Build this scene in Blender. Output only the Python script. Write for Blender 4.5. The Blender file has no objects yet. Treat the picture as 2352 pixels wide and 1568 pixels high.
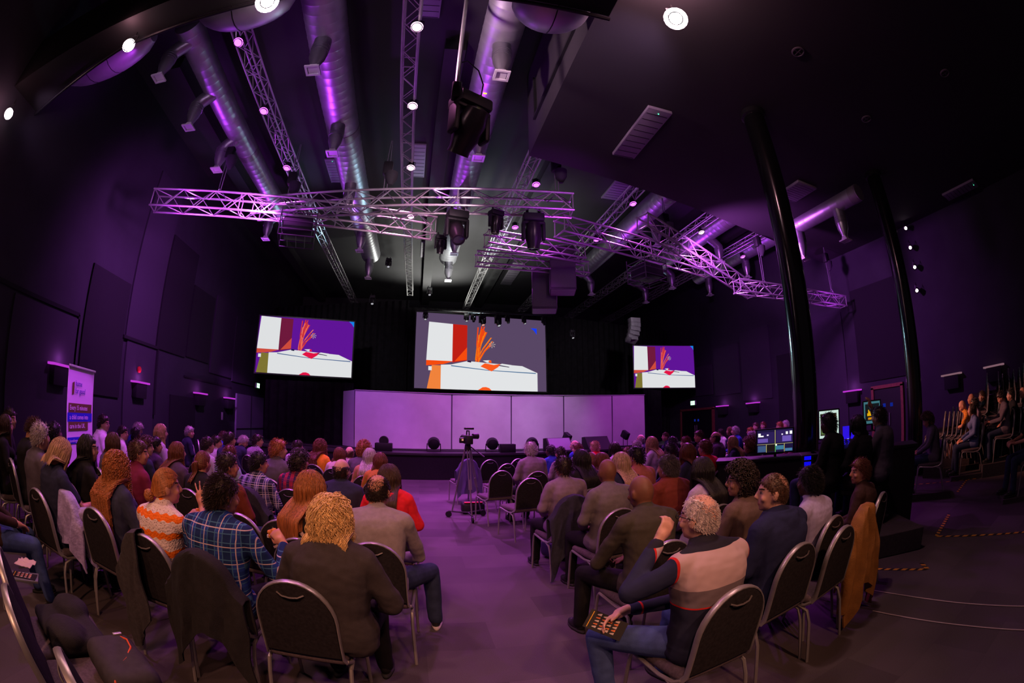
import bpy, math, random
import numpy as np
from mathutils import Vector, Matrix, Euler, noise
random.seed(4); RNG = np.random.default_rng(4)
SC = bpy.context.scene
COL = SC.collection
PI = math.pi
# ---------------------------------------------------------------- camera (16 mm fisheye), world, exposure
cd = bpy.data.cameras.new('camera'); cam = bpy.data.objects.new('camera', cd); COL.objects.link(cam)
cd.type = 'PANO'
cyc = cd if hasattr(cd, "panorama_type") else cd.cycles
cyc.panorama_type = 'FISHEYE_EQUISOLID'
cyc.fisheye_lens = 16.0
cyc.fisheye_fov = math.radians(200)
cd.sensor_width = 36.0; cd.sensor_height = 24.0; cd.sensor_fit = 'HORIZONTAL'
cd.clip_start = 0.02; cd.clip_end = 200
cam.location = (0, 0, 1.70)
cam.rotation_euler = (math.radians(90 + 10.2), 0, math.radians(-11.7))
SC.camera = cam
SC.view_settings.view_transform = 'Standard'; SC.view_settings.look = 'None'
SC.view_settings.exposure = 0.0; SC.view_settings.gamma = 1.0; SC.view_settings.use_curve_mapping = False
SC.cycles.max_bounces = 4; SC.cycles.diffuse_bounces = 2; SC.cycles.glossy_bounces = 2
SC.cycles.transmission_bounces = 3; SC.cycles.transparent_max_bounces = 6
SC.cycles.caustics_reflective = False; SC.cycles.caustics_refractive = False
SC.cycles.sample_clamp_indirect = 3.0
SC.cycles.use_denoising = True
w = bpy.data.worlds.new('world'); SC.world = w; w.use_nodes = True
w.node_tree.nodes['Background'].inputs[0].default_value = (0.34, 0.26, 0.36, 1)
w.node_tree.nodes['Background'].inputs[1].default_value = WORLD_S = 0.06

GAIN = 1.5
def aim(loc, to):
    return (Vector(to) - Vector(loc)).to_track_quat('-Z', 'Y').to_euler()
def spot(name, loc, to, col, power, size=70, blend=0.6, r=0.06):
    d = bpy.data.lights.new(name, 'SPOT'); d.energy = power * GAIN; d.color = col
    d.spot_size = math.radians(size); d.spot_blend = blend; d.shadow_soft_size = r
    o = bpy.data.objects.new(name, d); o.location = loc; o.rotation_euler = aim(loc, to); COL.objects.link(o); return o
def point(name, loc, col, power, r=0.05):
    d = bpy.data.lights.new(name, 'POINT'); d.energy = power * GAIN; d.color = col; d.shadow_soft_size = r
    o = bpy.data.objects.new(name, d); o.location = loc; COL.objects.link(o); return o
WARM = (1.0, 0.50, 0.42); PUR = (0.52, 0.09, 1.0); MAG = (0.80, 0.16, 1.0); LAV = (0.80, 0.62, 1.0); PNK = (1.0, 0.55, 0.85); CYA = (0.45, 0.85, 1.0)
# house lamps of the rear lighting bar (lamp bodies are built further down)
FLOODS = [(-7.7, 3.4, 5.8, 120), (-4.54, 3.36, 6.15, 240), (-2.22, 3.17, 6.15, 420), (2.55, 2.80, 6.15, 430)]
for x, y, z, p in FLOODS:
    spot('house_light', (x, y - .02, z - .05), (x * 0.85 + .1, 0.9, 0.6), WARM, p * 0.40, 105 if x < 2 else 80, 0.9, 0.12)
    point('halo_fill', (x, y - 0.30, z + (0.45 if x > 0 else .12)), (1.0, 0.45, 0.55), p * (0.13 if x > 0 else .03), 0.1)  # added point light near each flood, makes the halo on the ceiling
    spot('duct_fill', (x, y + .05, z), (x * .7, 11.0, 8.6), (0.85, 0.50, 0.95), p * 0.50, 95, 0.9, 0.12)  # added lavender fill from the flood positions, brightens the ducts
# second row of the same lamps behind the camera
for x, p in ((-4.2, 150), (-1.0, 300), (1.8, 300)):
    spot('rear_house_light', (x, -2.6, 5.2), (x * 0.8 - .1, 2.6, 0.9), (1.0, 0.44, 0.25), p * 1.35, 62 if x < 1 else 46, 0.9, 0.12)
spot('rear_house_light', (0.4, -2.8, 5.6), (-0.4, 5.0, 0.9), (1.0, 0.40, 0.30), 150, 60, 0.9, 0.12)
# purple and pink lamps under the long trusses
LAMPS = [(-3.78, 5.17, PUR), (-3.78, 7.33, PUR), (-3.80, 9.77, PUR), (-0.54, 5.04, PNK), (-0.54, 7.26, PNK), (-0.54, 9.73, PNK), (-0.54, 12.59, PNK),
         (2.71, 10.07, PUR), (2.75, 12.88, PUR), (5.66, 10.37, PUR), (5.64, 13.20, PUR), (8.80, 11.42, PNK), (11.80, 12.75, PUR)]
for x, y, c in LAMPS:
    tx, ty = (x * 0.75 + 0.6, y + 0.6) if x < 4 else (x * .72, y - 2.6)
    spot('truss_wash', (x, y, 7.55), (tx, ty, 0), (0.70, 0.09, 0.92) if c == PUR else (0.90, 0.24, 0.66), (820 if y > 6 else 420) if c == PUR else 300, 82, 0.8, 0.08)
for x in (-7.0, 12.6):
    spot('wall_wash', (x * 0.50, 8.5, 6.0), (x * 1.2, 11.5, 4.0), (.64, .13, .90), 1000 if x < 0 else 1300, 125, 1.0, 0.3)
for x, tx, ty, p in ((-5.2, -4.6, 7.2, 700), (1.6, 1.0, 7.6, 900), (7.8, 5.6, 8.4, 900)):
    spot('row_wash', (x, 12.5, 6.4), (tx, ty, 0.8), (.74, .10, .95), p * 1.7, 58, 0.9, 0.1)
# stage wash on the backdrop
for x, c, p in ((-1.6, (.45, .07, 1.0), 170), (0.2, (.55, .12, 1.0), 70), (2.6, (.84, .70, 1.0), 100), (4.5, (.84, .70, 1.0), 95), (6.9, (.75, .10, 1.0), 170), (1.5, (.80, .58, 1.0), 30)):
    spot('backdrop_wash', (x, 11.6, 5.2), (x + 0.1, 14.9, 1.6), c, p * 1.15, 44, 0.95, 0.15)
spot('ceiling_fill', (1.6, 16.5, 5.8), (1.4, 18.0, 9.3), (0.93, 0.95, 0.85), 600, 130, 0.9, 0.2)  # added upward fill without a fixture, lifts the ceiling near the stage
spot('ceiling_fill', (0.8, 23.5, 6.6), (0.6, 22.0, 9.3), (0.93, 0.95, 0.85), 800, 130, 0.9, 0.2)
spot('door_fill', (-6.5, 13.6, 4.4), (-8.0, 20.1, 1.3), (.62, .14, 1.0), 420, 30, 0.8, 0.1)  # added purple fill for the left doors, no fixture built
spot('drape_fill', (-3.5, 12.0, 6.6), (-4.0, 20.5, 3.4), (.7, .6, .7), 500, 60, 0.9, 0.1)  # faint added fill that lifts the black drapes
spot('drape_fill', (7.5, 12.0, 6.6), (8.5, 20.5, 3.4), (.7, .6, .7), 500, 60, 0.9, 0.1)
spot('bend_fill', (-4.6, 4.4, 5.6), (-6.2, 4.3, 7.0), (.60, .06, 1.0), 60, 60, 0.8, 0.05)  # added fill that tints the first duct bend purple
spot('ceiling_pool', (2.6, 14.0, 6.3), (2.8, 15.0, 9.3), (0.85, 0.85, 0.9), 260, 135, 0.9, 0.2)
spot('duct_fill_cyan', (2.4, 19.0, 5.4), (0.5, 11.0, 8.2), CYA, 900, 60, 0.8, 0.2)  # added cool spots standing in for screen light on the ducts
spot('duct_fill_cyan', (-4.5, 18.0, 5.2), (-4.4, 9.0, 8.2), CYA, 420, 60, 0.8, 0.2)
spot('duct_fill_cyan', (10.5, 20.0, 5.2), (8.4, 12.0, 8.2), CYA, 600, 60, 0.8, 0.2)
spot('truss_white', (0.6, 5.2, 4.8), (-0.4, 9.4, 6.4), (1.0, 0.62, 0.78), 400, 44, 0.9, 0.1)
spot('soffit_side_fill', (-1.0, 4.4, 6.6), (1.95, 5.4, 8.2), (1.0, 0.62, 0.78), 260, 85, 0.9, 0.1)  # added fill for the side face of the lower ceiling
for x, y, t, p in ((-5.6, 6.9, (-5.6, 8.8, 6.3), 130), (-3.6, 7.4, (-3.6, 9.1, 6.3), 60), (2.9, 6.9, (2.6, 8.4, 6.3), 70), (4.2, 8.0, (4.5, 10.0, 6.2), 70), (7.4, 8.6, (7.4, 10.6, 6.2), 90), (12.2, 8.0, (12.6, 9.3, 5.4), 90), (-5.6, 7.8, (-5.1, 9.0, 8.0), 60)):
    spot('truss_purple', (x, y, 4.7), t, (.60, .06, 1.0), p, 80, 0.9, 0.08)
for x in (-5.1, -2.27, .97, 7.0, 10.2):
    for y in (7.2, 12.8):
        if x > 5 and y < 10: continue
        spot('nozzle_purple', (x - .8, y + 1.6, 6.3), (x, y, 7.7), (.50, .05, 1.0), 85, 90, 0.9, 0.08)  # added purple fill on the duct nozzles
for px_, py_ in ((5.5, 4.75), (9.85, 4.8)): spot('pillar_rim_fill', (3.0, 17.5, 4.6), (px_, py_, 2.9), CYA, 900, 13, 0.5, 0.15)  # added narrow spots that draw a thin highlight down each pillar
spot('tier_fill', (6.4, 7.6, 3.6), (9.9, 3.0, 1.35), (1.0, 0.36, 0.24), 900, 30, 0.9, 0.1)  # added orange fill aimed at the people on the tiers

# ---------------------------------------------------------------- materials
MATS = {}
def mat(name, col, rough=0.8, metal=0.0, var=0.0, scale=20, bump=0.0, bscale=200, emit=None, es=0.0, spec=0.4, sheen=0.0, streak=0):
    if name in MATS: return MATS[name]
    m = bpy.data.materials.new(name); m.use_nodes = True; nt = m.node_tree; b = nt.nodes['Principled BSDF']
    c = (col[0], col[1], col[2], 1)
    b.inputs['Base Color'].default_value = c; b.inputs['Roughness'].default_value = rough; b.inputs['Metallic'].default_value = metal
    b.inputs['Specular IOR Level'].default_value = spec
    if sheen: b.inputs['Sheen Weight'].default_value = sheen
    if emit: b.inputs['Emission Color'].default_value = (*emit, 1); b.inputs['Emission Strength'].default_value = es
    if var or bump:
        tc = nt.nodes.new('ShaderNodeTexCoord')
    if var:
        n = nt.nodes.new('ShaderNodeTexNoise'); n.inputs['Scale'].default_value = scale; n.inputs['Detail'].default_value = 3
        if streak:
            mp = nt.nodes.new('ShaderNodeMapping'); mp.inputs['Scale'].default_value = (1, 1, streak); nt.links.new(tc.outputs['Object'], mp.inputs['Vector']); nt.links.new(mp.outputs['Vector'], n.inputs['Vector'])
        else: nt.links.new(tc.outputs['Object'], n.inputs['Vector'])
        r = nt.nodes.new('ShaderNodeValToRGB'); r.color_ramp.elements[0].position = 0.3; r.color_ramp.elements[1].position = 0.7
        r.color_ramp.elements[0].color = tuple(v * (1 - var) for v in col) + (1,); r.color_ramp.elements[1].color = tuple(min(1, v * (1 + var)) for v in col) + (1,)
        nt.links.new(n.outputs['Fac'], r.inputs['Fac']); nt.links.new(r.outputs['Color'], b.inputs['Base Color'])
    if bump:
        n2 = nt.nodes.new('ShaderNodeTexNoise'); n2.inputs['Scale'].default_value = bscale; n2.inputs['Detail'].default_value = 2
        nt.links.new(tc.outputs['Object'], n2.inputs['Vector'])
        bp = nt.nodes.new('ShaderNodeBump'); bp.inputs['Strength'].default_value = bump; bp.inputs['Distance'].default_value = 0.01
        nt.links.new(n2.outputs['Fac'], bp.inputs['Height']); nt.links.new(bp.outputs['Normal'], b.inputs['Normal'])
    MATS[name] = m; return m
def emi(name, col, s):
    if name in MATS: return MATS[name]
    m = bpy.data.materials.new(name); m.use_nodes = True; nt = m.node_tree; nt.nodes.clear()
    e = nt.nodes.new('ShaderNodeEmission'); e.inputs[0].default_value = (*col, 1); e.inputs[1].default_value = s
    o = nt.nodes.new('ShaderNodeOutputMaterial'); nt.links.new(e.outputs[0], o.inputs[0]); MATS[name] = m; return m
def srgb(r, g, b):
    f = lambda v: (v / 255 / 12.92) if v <= 10 else ((v / 255 + 0.055) / 1.055) ** 2.4
    return (f(r), f(g), f(b))
def bands(nt, sep, axis, k, width, off=0.0):
    """1 inside stripes of the given width fraction, repeating k times a metre along an axis"""
    a = nt.nodes.new('ShaderNodeMath'); a.operation = 'MULTIPLY_ADD'; a.inputs[1].default_value = k; a.inputs[2].default_value = off + 50
    nt.links.new(sep.outputs[axis], a.inputs[0])
    f = nt.nodes.new('ShaderNodeMath'); f.operation = 'FRACT'; nt.links.new(a.outputs[0], f.inputs[0])
    c = nt.nodes.new('ShaderNodeMath'); c.operation = 'LESS_THAN'; c.inputs[1].default_value = width; nt.links.new(f.outputs[0], c.inputs[0])
    return c.outputs[0]
def mixc(nt, fac, a, b):
    m = nt.nodes.new('ShaderNodeMix'); m.data_type = 'RGBA'
    if hasattr(fac, 'links'): nt.links.new(fac, m.inputs[0])
    else: m.inputs[0].default_value = fac
    for v, i in ((a, 6), (b, 7)):
        if hasattr(v, 'links'): nt.links.new(v, m.inputs[i])
        else: m.inputs[i].default_value = (*v, 1)
    return m.outputs[2]
def cloth_nodes(name):
    m = bpy.data.materials.new(name); m.use_nodes = True; nt = m.node_tree; b = nt.nodes['Principled BSDF']
    b.inputs['Roughness'].default_value = 0.85; b.inputs['Specular IOR Level'].default_value = 0.25
    tc = nt.nodes.new('ShaderNodeTexCoord'); sp = nt.nodes.new('ShaderNodeSeparateXYZ'); nt.links.new(tc.outputs['Object'], sp.inputs[0])
    MATS[name] = m; return m, nt, b, sp, tc
def plaid(name, base, dark, line, line2, k=17):
    if name in MATS: return MATS[name]
    m, nt, b, sp, tc = cloth_nodes(name)
    c = mixc(nt, bands(nt, sp, 'X', k / 2, 0.5), base, dark)
    v = bands(nt, sp, 'Z', k / 2, 0.5, 0.2)
    c = mixc(nt, v, c, mixc(nt, 0.5, c, dark))
    c = mixc(nt, bands(nt, sp, 'X', k, 0.10), c, line2); c = mixc(nt, bands(nt, sp, 'Z', k, 0.10), c, line2)
    c = mixc(nt, bands(nt, sp, 'X', k / 2, 0.055, 0.25), c, line); c = mixc(nt, bands(nt, sp, 'Z', k / 2, 0.055, 0.25), c, line)
    nt.links.new(c, b.inputs['Base Color']); return m
def checker(name, a, c2, k):
    if name in MATS: return MATS[name]
    m, nt, b, sp, tc = cloth_nodes(name)
    c = mixc(nt, bands(nt, sp, 'X', k, 0.5), a, c2); c = mixc(nt, bands(nt, sp, 'Z', k, 0.5), c, mixc(nt, 0.5, c2, c))
    nt.links.new(c, b.inputs['Base Color']); return m
def blotch(name, a, c2, scale, th=0.5, kind='voronoi'):
    if name in MATS: return MATS[name]
    m, nt, b, sp, tc = cloth_nodes(name)
    n = nt.nodes.new('ShaderNodeTexVoronoi' if kind == 'voronoi' else 'ShaderNodeTexNoise'); n.inputs['Scale'].default_value = scale
    if kind == 'voronoi': n.feature = 'DISTANCE_TO_EDGE'
    nt.links.new(tc.outputs['Object'], n.inputs['Vector'])
    c = nt.nodes.new('ShaderNodeMath'); c.operation = 'LESS_THAN'; c.inputs[1].default_value = th
    nt.links.new(n.outputs[0], c.inputs[0])
    nt.links.new(mixc(nt, c.outputs[0], a, c2), b.inputs['Base Color']); return m
def crochet(name):
    if name in MATS: return MATS[name]
    m, nt, b, sp, tc = cloth_nodes(name)
    wv = nt.nodes.new('ShaderNodeMath'); wv.operation = 'SINE'
    s = nt.nodes.new('ShaderNodeMath'); s.operation = 'MULTIPLY'; s.inputs[1].default_value = 110; nt.links.new(sp.outputs['X'], s.inputs[0]); nt.links.new(s.outputs[0], wv.inputs[0])
    z = nt.nodes.new('ShaderNodeMath'); z.operation = 'MULTIPLY_ADD'; z.inputs[1].default_value = 0.006; nt.links.new(wv.outputs[0], z.inputs[0]); nt.links.new(sp.outputs['Z'], z.inputs[2])
    cx = nt.nodes.new('ShaderNodeCombineXYZ'); nt.links.new(z.outputs[0], cx.inputs[2]); sp2 = nt.nodes.new('ShaderNodeSeparateXYZ'); nt.links.new(cx.outputs[0], sp2.inputs[0])
    ch = nt.nodes.new('ShaderNodeTexVoronoi'); ch.inputs['Scale'].default_value = 75; nt.links.new(tc.outputs['Object'], ch.inputs['Vector'])
    hole = nt.nodes.new('ShaderNodeMath'); hole.operation = 'LESS_THAN'; hole.inputs[1].default_value = 0.22; nt.links.new(ch.outputs['Distance'], hole.inputs[0])
    c = mixc(nt, hole.outputs[0], (0.75, 0.62, 0.62), (0.22, 0.12, 0.12))
    c = mixc(nt, bands(nt, sp2, 'Z', 9, 0.36), c, (0.85, 0.17, 0.01)); c = mixc(nt, bands(nt, sp2, 'Z', 36, 0.18), c, (0.50, 0.07, 0.01)) if False else c
    nt.links.new(c, b.inputs['Base Color'])
    bp = nt.nodes.new('ShaderNodeBump'); bp.inputs['Strength'].default_value = 0.5; bp.inputs['Distance'].default_value = 0.01
    nt.links.new(ch.outputs['Distance'], bp.inputs['Height']); nt.links.new(bp.outputs['Normal'], b.inputs['Normal']); return m

ALU = mat('aluminium', (0.62, 0.60, 0.62), 0.38, 0.75, 0.08, 6, spec=0.5)
DUCTM = mat('galvanised_duct', (0.55, 0.55, 0.60), 0.42, 0.8, 0.12, 3)
BLK = mat('black_plastic', (0.012, 0.012, 0.014), 0.55, spec=0.3)
BLKM = mat('black_metal', (0.02, 0.02, 0.022), 0.35, 0.4)
CHROME = mat('chair_metal', (0.36, 0.34, 0.35), 0.36, 0.6, 0.05, 30)
FABD = mat('chair_back_fabric', (0.020, 0.018, 0.022), 0.95, 0, 0.25, 60, 0.2, 400, spec=0.1)
FABS = mat('chair_seat_fabric', (0.11, 0.085, 0.10), 0.95, 0, 0.2, 60, 0.3, 400, spec=0.1)
STEELC = mat('cable_steel', (0.3, 0.3, 0.32), 0.4, 0.8)

# ---------------------------------------------------------------- mesh helpers
class MB:
    def __init__(s): s.v = []; s.f = []; s.m = []; s.n = 0
    def add(s, V, F, mi=0):
        V = np.asarray(V, float).reshape(-1, 3); s.v.append(V)
        for f in F: s.f.append([i + s.n for i in f])
        s.m += [mi] * len(F); s.n += len(V); return s
    def box(s, c, size, rot=None, mi=0, taper=1.0):
        x, y, z = [v / 2 for v in size]
        V = np.array([[-x, -y, -z], [x, -y, -z], [x, y, -z], [-x, y, -z], [-x * taper, -y * taper, z], [x * taper, -y * taper, z], [x * taper, y * taper, z], [-x * taper, y * taper, z]])
        if rot is not None: V = V @ np.array(Euler(rot).to_matrix()).T
        return s.add(V + np.array(c), [(0, 3, 2, 1), (4, 5, 6, 7), (0, 1, 5, 4), (1, 2, 6, 5), (2, 3, 7, 6), (3, 0, 4, 7)], mi)
    def rbox(s, c, size, r=0.01, mi=0, rot=None, seg=2):
        """box with rounded edges"""
        h = np.array(size) / 2; n = 2 * (seg + 1)
        import itertools
        ang = np.linspace(0, PI / 2, seg + 1)
        ring = []
        for (sx, sy, a0) in ((1, 1, 0), (-1, 1, PI / 2), (-1, -1, PI), (1, -1, 1.5 * PI)):
            for a in ang: ring.append((sx * (h[0] - r) + r * math.cos(a0 + a), sy * (h[1] - r) + r * math.sin(a0 + a), sx, sy))
        V = []; zs = []
        for a in ang: zs.append((-h[2] + r - r * math.cos(a), math.sin(a)))
        for a in ang: zs.append((h[2] - r + r * math.sin(a), math.cos(a)))
        for z, k in zs:
            for (x, y, sx, sy) in ring:
                cx, cy = sx * (h[0] - r), sy * (h[1] - r); V.append((cx + (x - cx) * k, cy + (y - cy) * k, z))
        m = len(ring); F = []
        for i in range(len(zs) - 1):
            for j in range(m): F.append((i * m + j, i * m + (j + 1) % m, (i + 1) * m + (j + 1) % m, (i + 1) * m + j))
        F.append(tuple(range(m))[::-1]); F.append(tuple((len(zs) - 1) * m + j for j in range(m)))
        V = np.array(V)
        if rot is not None: V = V @ np.array(Euler(rot).to_matrix()).T
        return s.add(V + np.array(c), F, mi)
    def tube(s, pts, r, n=6, mi=0, flat=None, cap=True, closed=False):
        """sweep; r number or list; flat=(w,h,refvec) gives an elliptical/rect section"""
        P = np.asarray(pts, float); k = len(P); r = np.broadcast_to(np.asarray(r, float), (k,))
        T = np.gradient(P, axis=0) if not closed else (np.roll(P, -1, 0) - np.roll(P, 1, 0)); T /= np.linalg.norm(T, axis=1)[:, None] + 1e-9
        ref = np.array(flat[2] if flat else ((0, 0, 1) if abs(T[0][2]) < 0.9 else (1, 0, 0)), float)
        V = []; u = None
        for i in range(k):
            if flat or u is None: u = ref - T[i] * np.dot(ref, T[i])
            else: u = u - T[i] * np.dot(u, T[i])
            u = u / (np.linalg.norm(u) + 1e-9); v2 = np.cross(T[i], u)
            for j in range(n):
                a = 2 * PI * (j + 0.5) / n
                if flat: V.append(P[i] + u * math.cos(a) * flat[0] + v2 * math.sin(a) * flat[1])
                else: V.append(P[i] + (u * math.cos(a) + v2 * math.sin(a)) * r[i])
        F = []
        for i in range(k - 1 if not closed else k):
            a, b = i * n, ((i + 1) % k) * n
            for j in range(n): F.append((a + j, a + (j + 1) % n, b + (j + 1) % n, b + j))
        if cap and not closed: F.append(tuple(range(n))[::-1]); F.append(tuple((k - 1) * n + j for j in range(n)))
        return s.add(V, F, mi)
    def lathe(s, prof, c=(0, 0, 0), n=16, rot=None, mi=0, cap=True):
        V = []; 
        for (r, z) in prof:
            for j in range(n): a = 2 * PI * j / n; V.append((r * math.cos(a), r * math.sin(a), z))
        V = np.array(V)
        if rot is not None: V = V @ np.array(rot if isinstance(rot, np.ndarray) else Euler(rot).to_matrix()).T
        F = []
        for i in range(len(prof) - 1):
            for j in range(n): F.append((i * n + j, i * n + (j + 1) % n, (i + 1) * n + (j + 1) % n, (i + 1) * n + j))
        if cap: F.append(tuple(range(n))[::-1]); F.append(tuple((len(prof) - 1) * n + j for j in range(n)))
        return s.add(V + np.array(c), F, mi)
    def ball(s, c, r, n=12, m=8, rot=None, mi=0):
        r = np.broadcast_to(np.asarray(r, float), (3,))
        V = [(0, 0, -1)]
        for i in range(1, m):
            t = PI * i / m
            for j in range(n): a = 2 * PI * j / n; V.append((math.sin(t) * math.cos(a), math.sin(t) * math.sin(a), -math.cos(t)))
        V.append((0, 0, 1)); V = np.array(V) * r
        if rot is not None: V = V @ np.array(Euler(rot).to_matrix()).T
        F = [(0, 1 + (j + 1) % n, 1 + j) for j in range(n)]
        for i in range(m - 2):
            for j in range(n): a = 1 + i * n; F.append((a + j, a + (j + 1) % n, a + n + (j + 1) % n, a + n + j))
        e = len(V) - 1; a = 1 + (m - 2) * n; F += [(a + j, a + (j + 1) % n, e) for j in range(n)]
        return s.add(V + np.array(c), F, mi)
    def caps(s, p0, p1, r0, r1, n=12, mi=0, sq=None):
        """tapered capsule"""
        p0, p1 = np.array(p0, float), np.array(p1, float); d = p1 - p0; L = np.linalg.norm(d); d = d / (L + 1e-9)
        P = []; R = []
        for a in (-80, -50, -25): P.append(p0 + d * r0 * math.sin(math.radians(a))); R.append(r0 * math.cos(math.radians(a)))
        P.append(p0); R.append(r0); P.append(p1); R.append(r1)
        for a in (25, 50, 80): P.append(p1 + d * r1 * math.sin(math.radians(a))); R.append(r1 * math.cos(math.radians(a)))
        k = s.n; s.tube(P, R, n, mi)
        if sq is not None:
            V = s.v[-1]; c = (p0 + p1) / 2; s.v[-1] = c + (V - c) * np.array(sq)
        return s
    def poly(s, pts, mi=0): return s.add(pts, [tuple(range(len(pts)))], mi)
    def mesh(s, name, mats, smooth=True):
        me = bpy.data.meshes.new(name); V = np.concatenate(s.v) if s.v else np.zeros((0, 3))
        me.from_pydata(V.tolist(), [], s.f)
        for m in (mats if isinstance(mats, (list, tuple)) else [mats]): me.materials.append(m)
        if any(s.m): me.polygons.foreach_set('material_index', s.m)
        if smooth: me.polygons.foreach_set('use_smooth', [True] * len(me.polygons))
        me.update(); return me
    def build(s, name, mats, parent=None, smooth=True, loc=None, rot=None):
        return link(name, s.mesh(name, mats, smooth), parent, loc, rot)
def link(name, me, parent=None, loc=None, rot=None):
    o = bpy.data.objects.new(name, me); COL.objects.link(o)
    if parent is not None: o.parent = parent
    if loc is not None: o.location = loc
    if rot is not None: o.rotation_euler = rot
    if me is not None and isinstance(me, bpy.types.Mesh) and len(me.polygons) < 60000 and len(me.polygons) and me.polygons[0].use_smooth and not me.get('ss'):
        me['ss'] = 1
        try: me.set_sharp_from_angle(angle=math.radians(40))
        except Exception: pass
    return o
def tag(o, label, cat, group=None):
    o['label'] = label; o['category'] = cat
    if group: o['group'] = group
    return o
def thing(name, label, cat, loc=(0, 0, 0), rz=0, group=None):
    o = bpy.data.objects.new(name, None); COL.objects.link(o); o.location = loc; o.rotation_euler = (0, 0, rz); o.empty_display_size = 0.1
    return tag(o, label, cat, group)
def struct(name, mb, m, smooth=False):
    o = mb.build(name, m, None, smooth); o['kind'] = 'structure'; return o
def copy_tree(o, parent=None):
    c = o.copy(); COL.objects.link(c); c.parent = parent
    for ch in list(o.children): copy_tree(ch, c)
    return c
def rx(a): c, s = math.cos(a), math.sin(a); return np.array([[1, 0, 0], [0, c, -s], [0, s, c]])
def rz(a): c, s = math.cos(a), math.sin(a); return np.array([[c, -s, 0], [s, c, 0], [0, 0, 1]])
def dir_mat(d):
    """matrix whose local z looks along d"""
    return np.array(Vector(d).to_track_quat('Z', 'Y').to_matrix())
# ---------------------------------------------------------------- room
def floor_material():
    m = bpy.data.materials.new('carpet_tiles'); m.use_nodes = True; nt = m.node_tree; b = nt.nodes['Principled BSDF']
    b.inputs['Roughness'].default_value = 0.9; b.inputs['Specular IOR Level'].default_value = 0.15
    tc = nt.nodes.new('ShaderNodeTexCoord')
    ck = nt.nodes.new('ShaderNodeTexBrick'); ck.inputs['Scale'].default_value = 1.0; ck.offset = 0.5; ck.inputs['Brick Width'].default_value = 1.0; ck.inputs['Row Height'].default_value = 0.5
    ck.inputs['Mortar Size'].default_value = 0.001; ck.inputs['Color1'].default_value = (0.092, 0.076, 0.090, 1); ck.inputs['Color2'].default_value = (0.060, 0.049, 0.060, 1); ck.inputs['Mortar'].default_value = (0.06, 0.05, 0.06, 1)
    nt.links.new(tc.outputs['Object'], ck.inputs['Vector'])
    n = nt.nodes.new('ShaderNodeTexNoise'); n.inputs['Scale'].default_value = 240; nt.links.new(tc.outputs['Object'], n.inputs['Vector'])
    n3 = nt.nodes.new('ShaderNodeTexNoise'); n3.inputs['Scale'].default_value = 1.3; nt.links.new(tc.outputs['Object'], n3.inputs['Vector'])
    mx = nt.nodes.new('ShaderNodeMix'); mx.data_type = 'RGBA'; mx.blend_type = 'OVERLAY'; mx.inputs[0].default_value = 0.55
    nt.links.new(ck.outputs['Color'], mx.inputs[6]); nt.links.new(n.outputs['Fac'], mx.inputs[7])
    mx2 = nt.nodes.new('ShaderNodeMix'); mx2.data_type = 'RGBA'; mx2.blend_type = 'OVERLAY'; mx2.inputs[0].default_value = 0.35
    nt.links.new(mx.outputs[2], mx2.inputs[6]); nt.links.new(n3.outputs['Fac'], mx2.inputs[7]); nt.links.new(mx2.outputs[2], b.inputs['Base Color'])
    bp = nt.nodes.new('ShaderNodeBump'); bp.inputs['Strength'].default_value = 0.4; bp.inputs['Distance'].default_value = 0.005
    nt.links.new(n.outputs['Fac'], bp.inputs['Height']); nt.links.new(bp.outputs['Normal'], b.inputs['Normal']); return m
XL, XR, YB, YF, ZC = -8.0, 14.0, 28.5, -6.0, 9.4
WALLM = mat('painted_wall', (0.030, 0.027, 0.040), 0.85, 0, 0.12, 1.5, 0.1, 60)
CEILM = mat('ceiling_paint', (0.040, 0.038, 0.042), 0.9, 0, 0.1, 0.7, 0.1, 30)
SOFM = mat('soffit_paint', (0.036, 0.032, 0.038), 0.9, 0, 0.06, 0.9)
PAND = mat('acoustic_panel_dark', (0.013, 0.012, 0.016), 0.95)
PANL = mat('acoustic_panel_light', (0.042, 0.036, 0.054), 0.95)
DRAPE = mat('black_drape', (0.014, 0.013, 0.015), 1.0, 0, 0.3, 5, spec=0.05)
struct('floor', MB().box(((XL + XR) / 2, (YB + YF) / 2, -0.05), (XR - XL + 0.6, YB - YF, 0.1)), floor_material())
struct('ceiling', MB().box(((XL + XR) / 2, (YB + YF) / 2, ZC + 0.1), (XR - XL + 0.6, YB - YF, 0.2)), CEILM)
struct('wall_left', MB().box((XL - 0.15, (YB + YF) / 2, ZC / 2), (0.3, YB - YF, ZC)), WALLM)
struct('wall_right', MB().box((XR + 0.15, (YB + YF) / 2, ZC / 2), (0.3, YB - YF, ZC)), WALLM)
struct('wall_back', MB().box(((XL + XR) / 2, YB + 0.15, ZC / 2), (XR - XL + 0.6, 0.3, ZC)), CEILM)
# lower ceiling over the rear right of the hall, with its lit side face
sof = [(1.95, -5.9), (1.95, 7.7), (6.0, 8.6), (8.6, 9.2), (XR, 10.3), (XR, -5.9)]
ZS = 7.0
mb = MB(); n = len(sof)
mb.add([(x, y, ZS) for x, y in sof] + [(x, y, ZC) for x, y in sof], [tuple(range(n)), tuple(range(2 * n - 1, n - 1, -1))] + [(i, i + n, (i + 1) % n + n, (i + 1) % n) for i in range(n)])
struct('ceiling_lower', mb, SOFM)
struct('trim_1', MB().box((1.92, 4.0, 7.55), (0.05, 6.2, 0.06)).box((1.92, 7.0, 8.1), (0.05, 0.06, 1.1)), PAND)  # dark bent line along the side face
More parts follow.
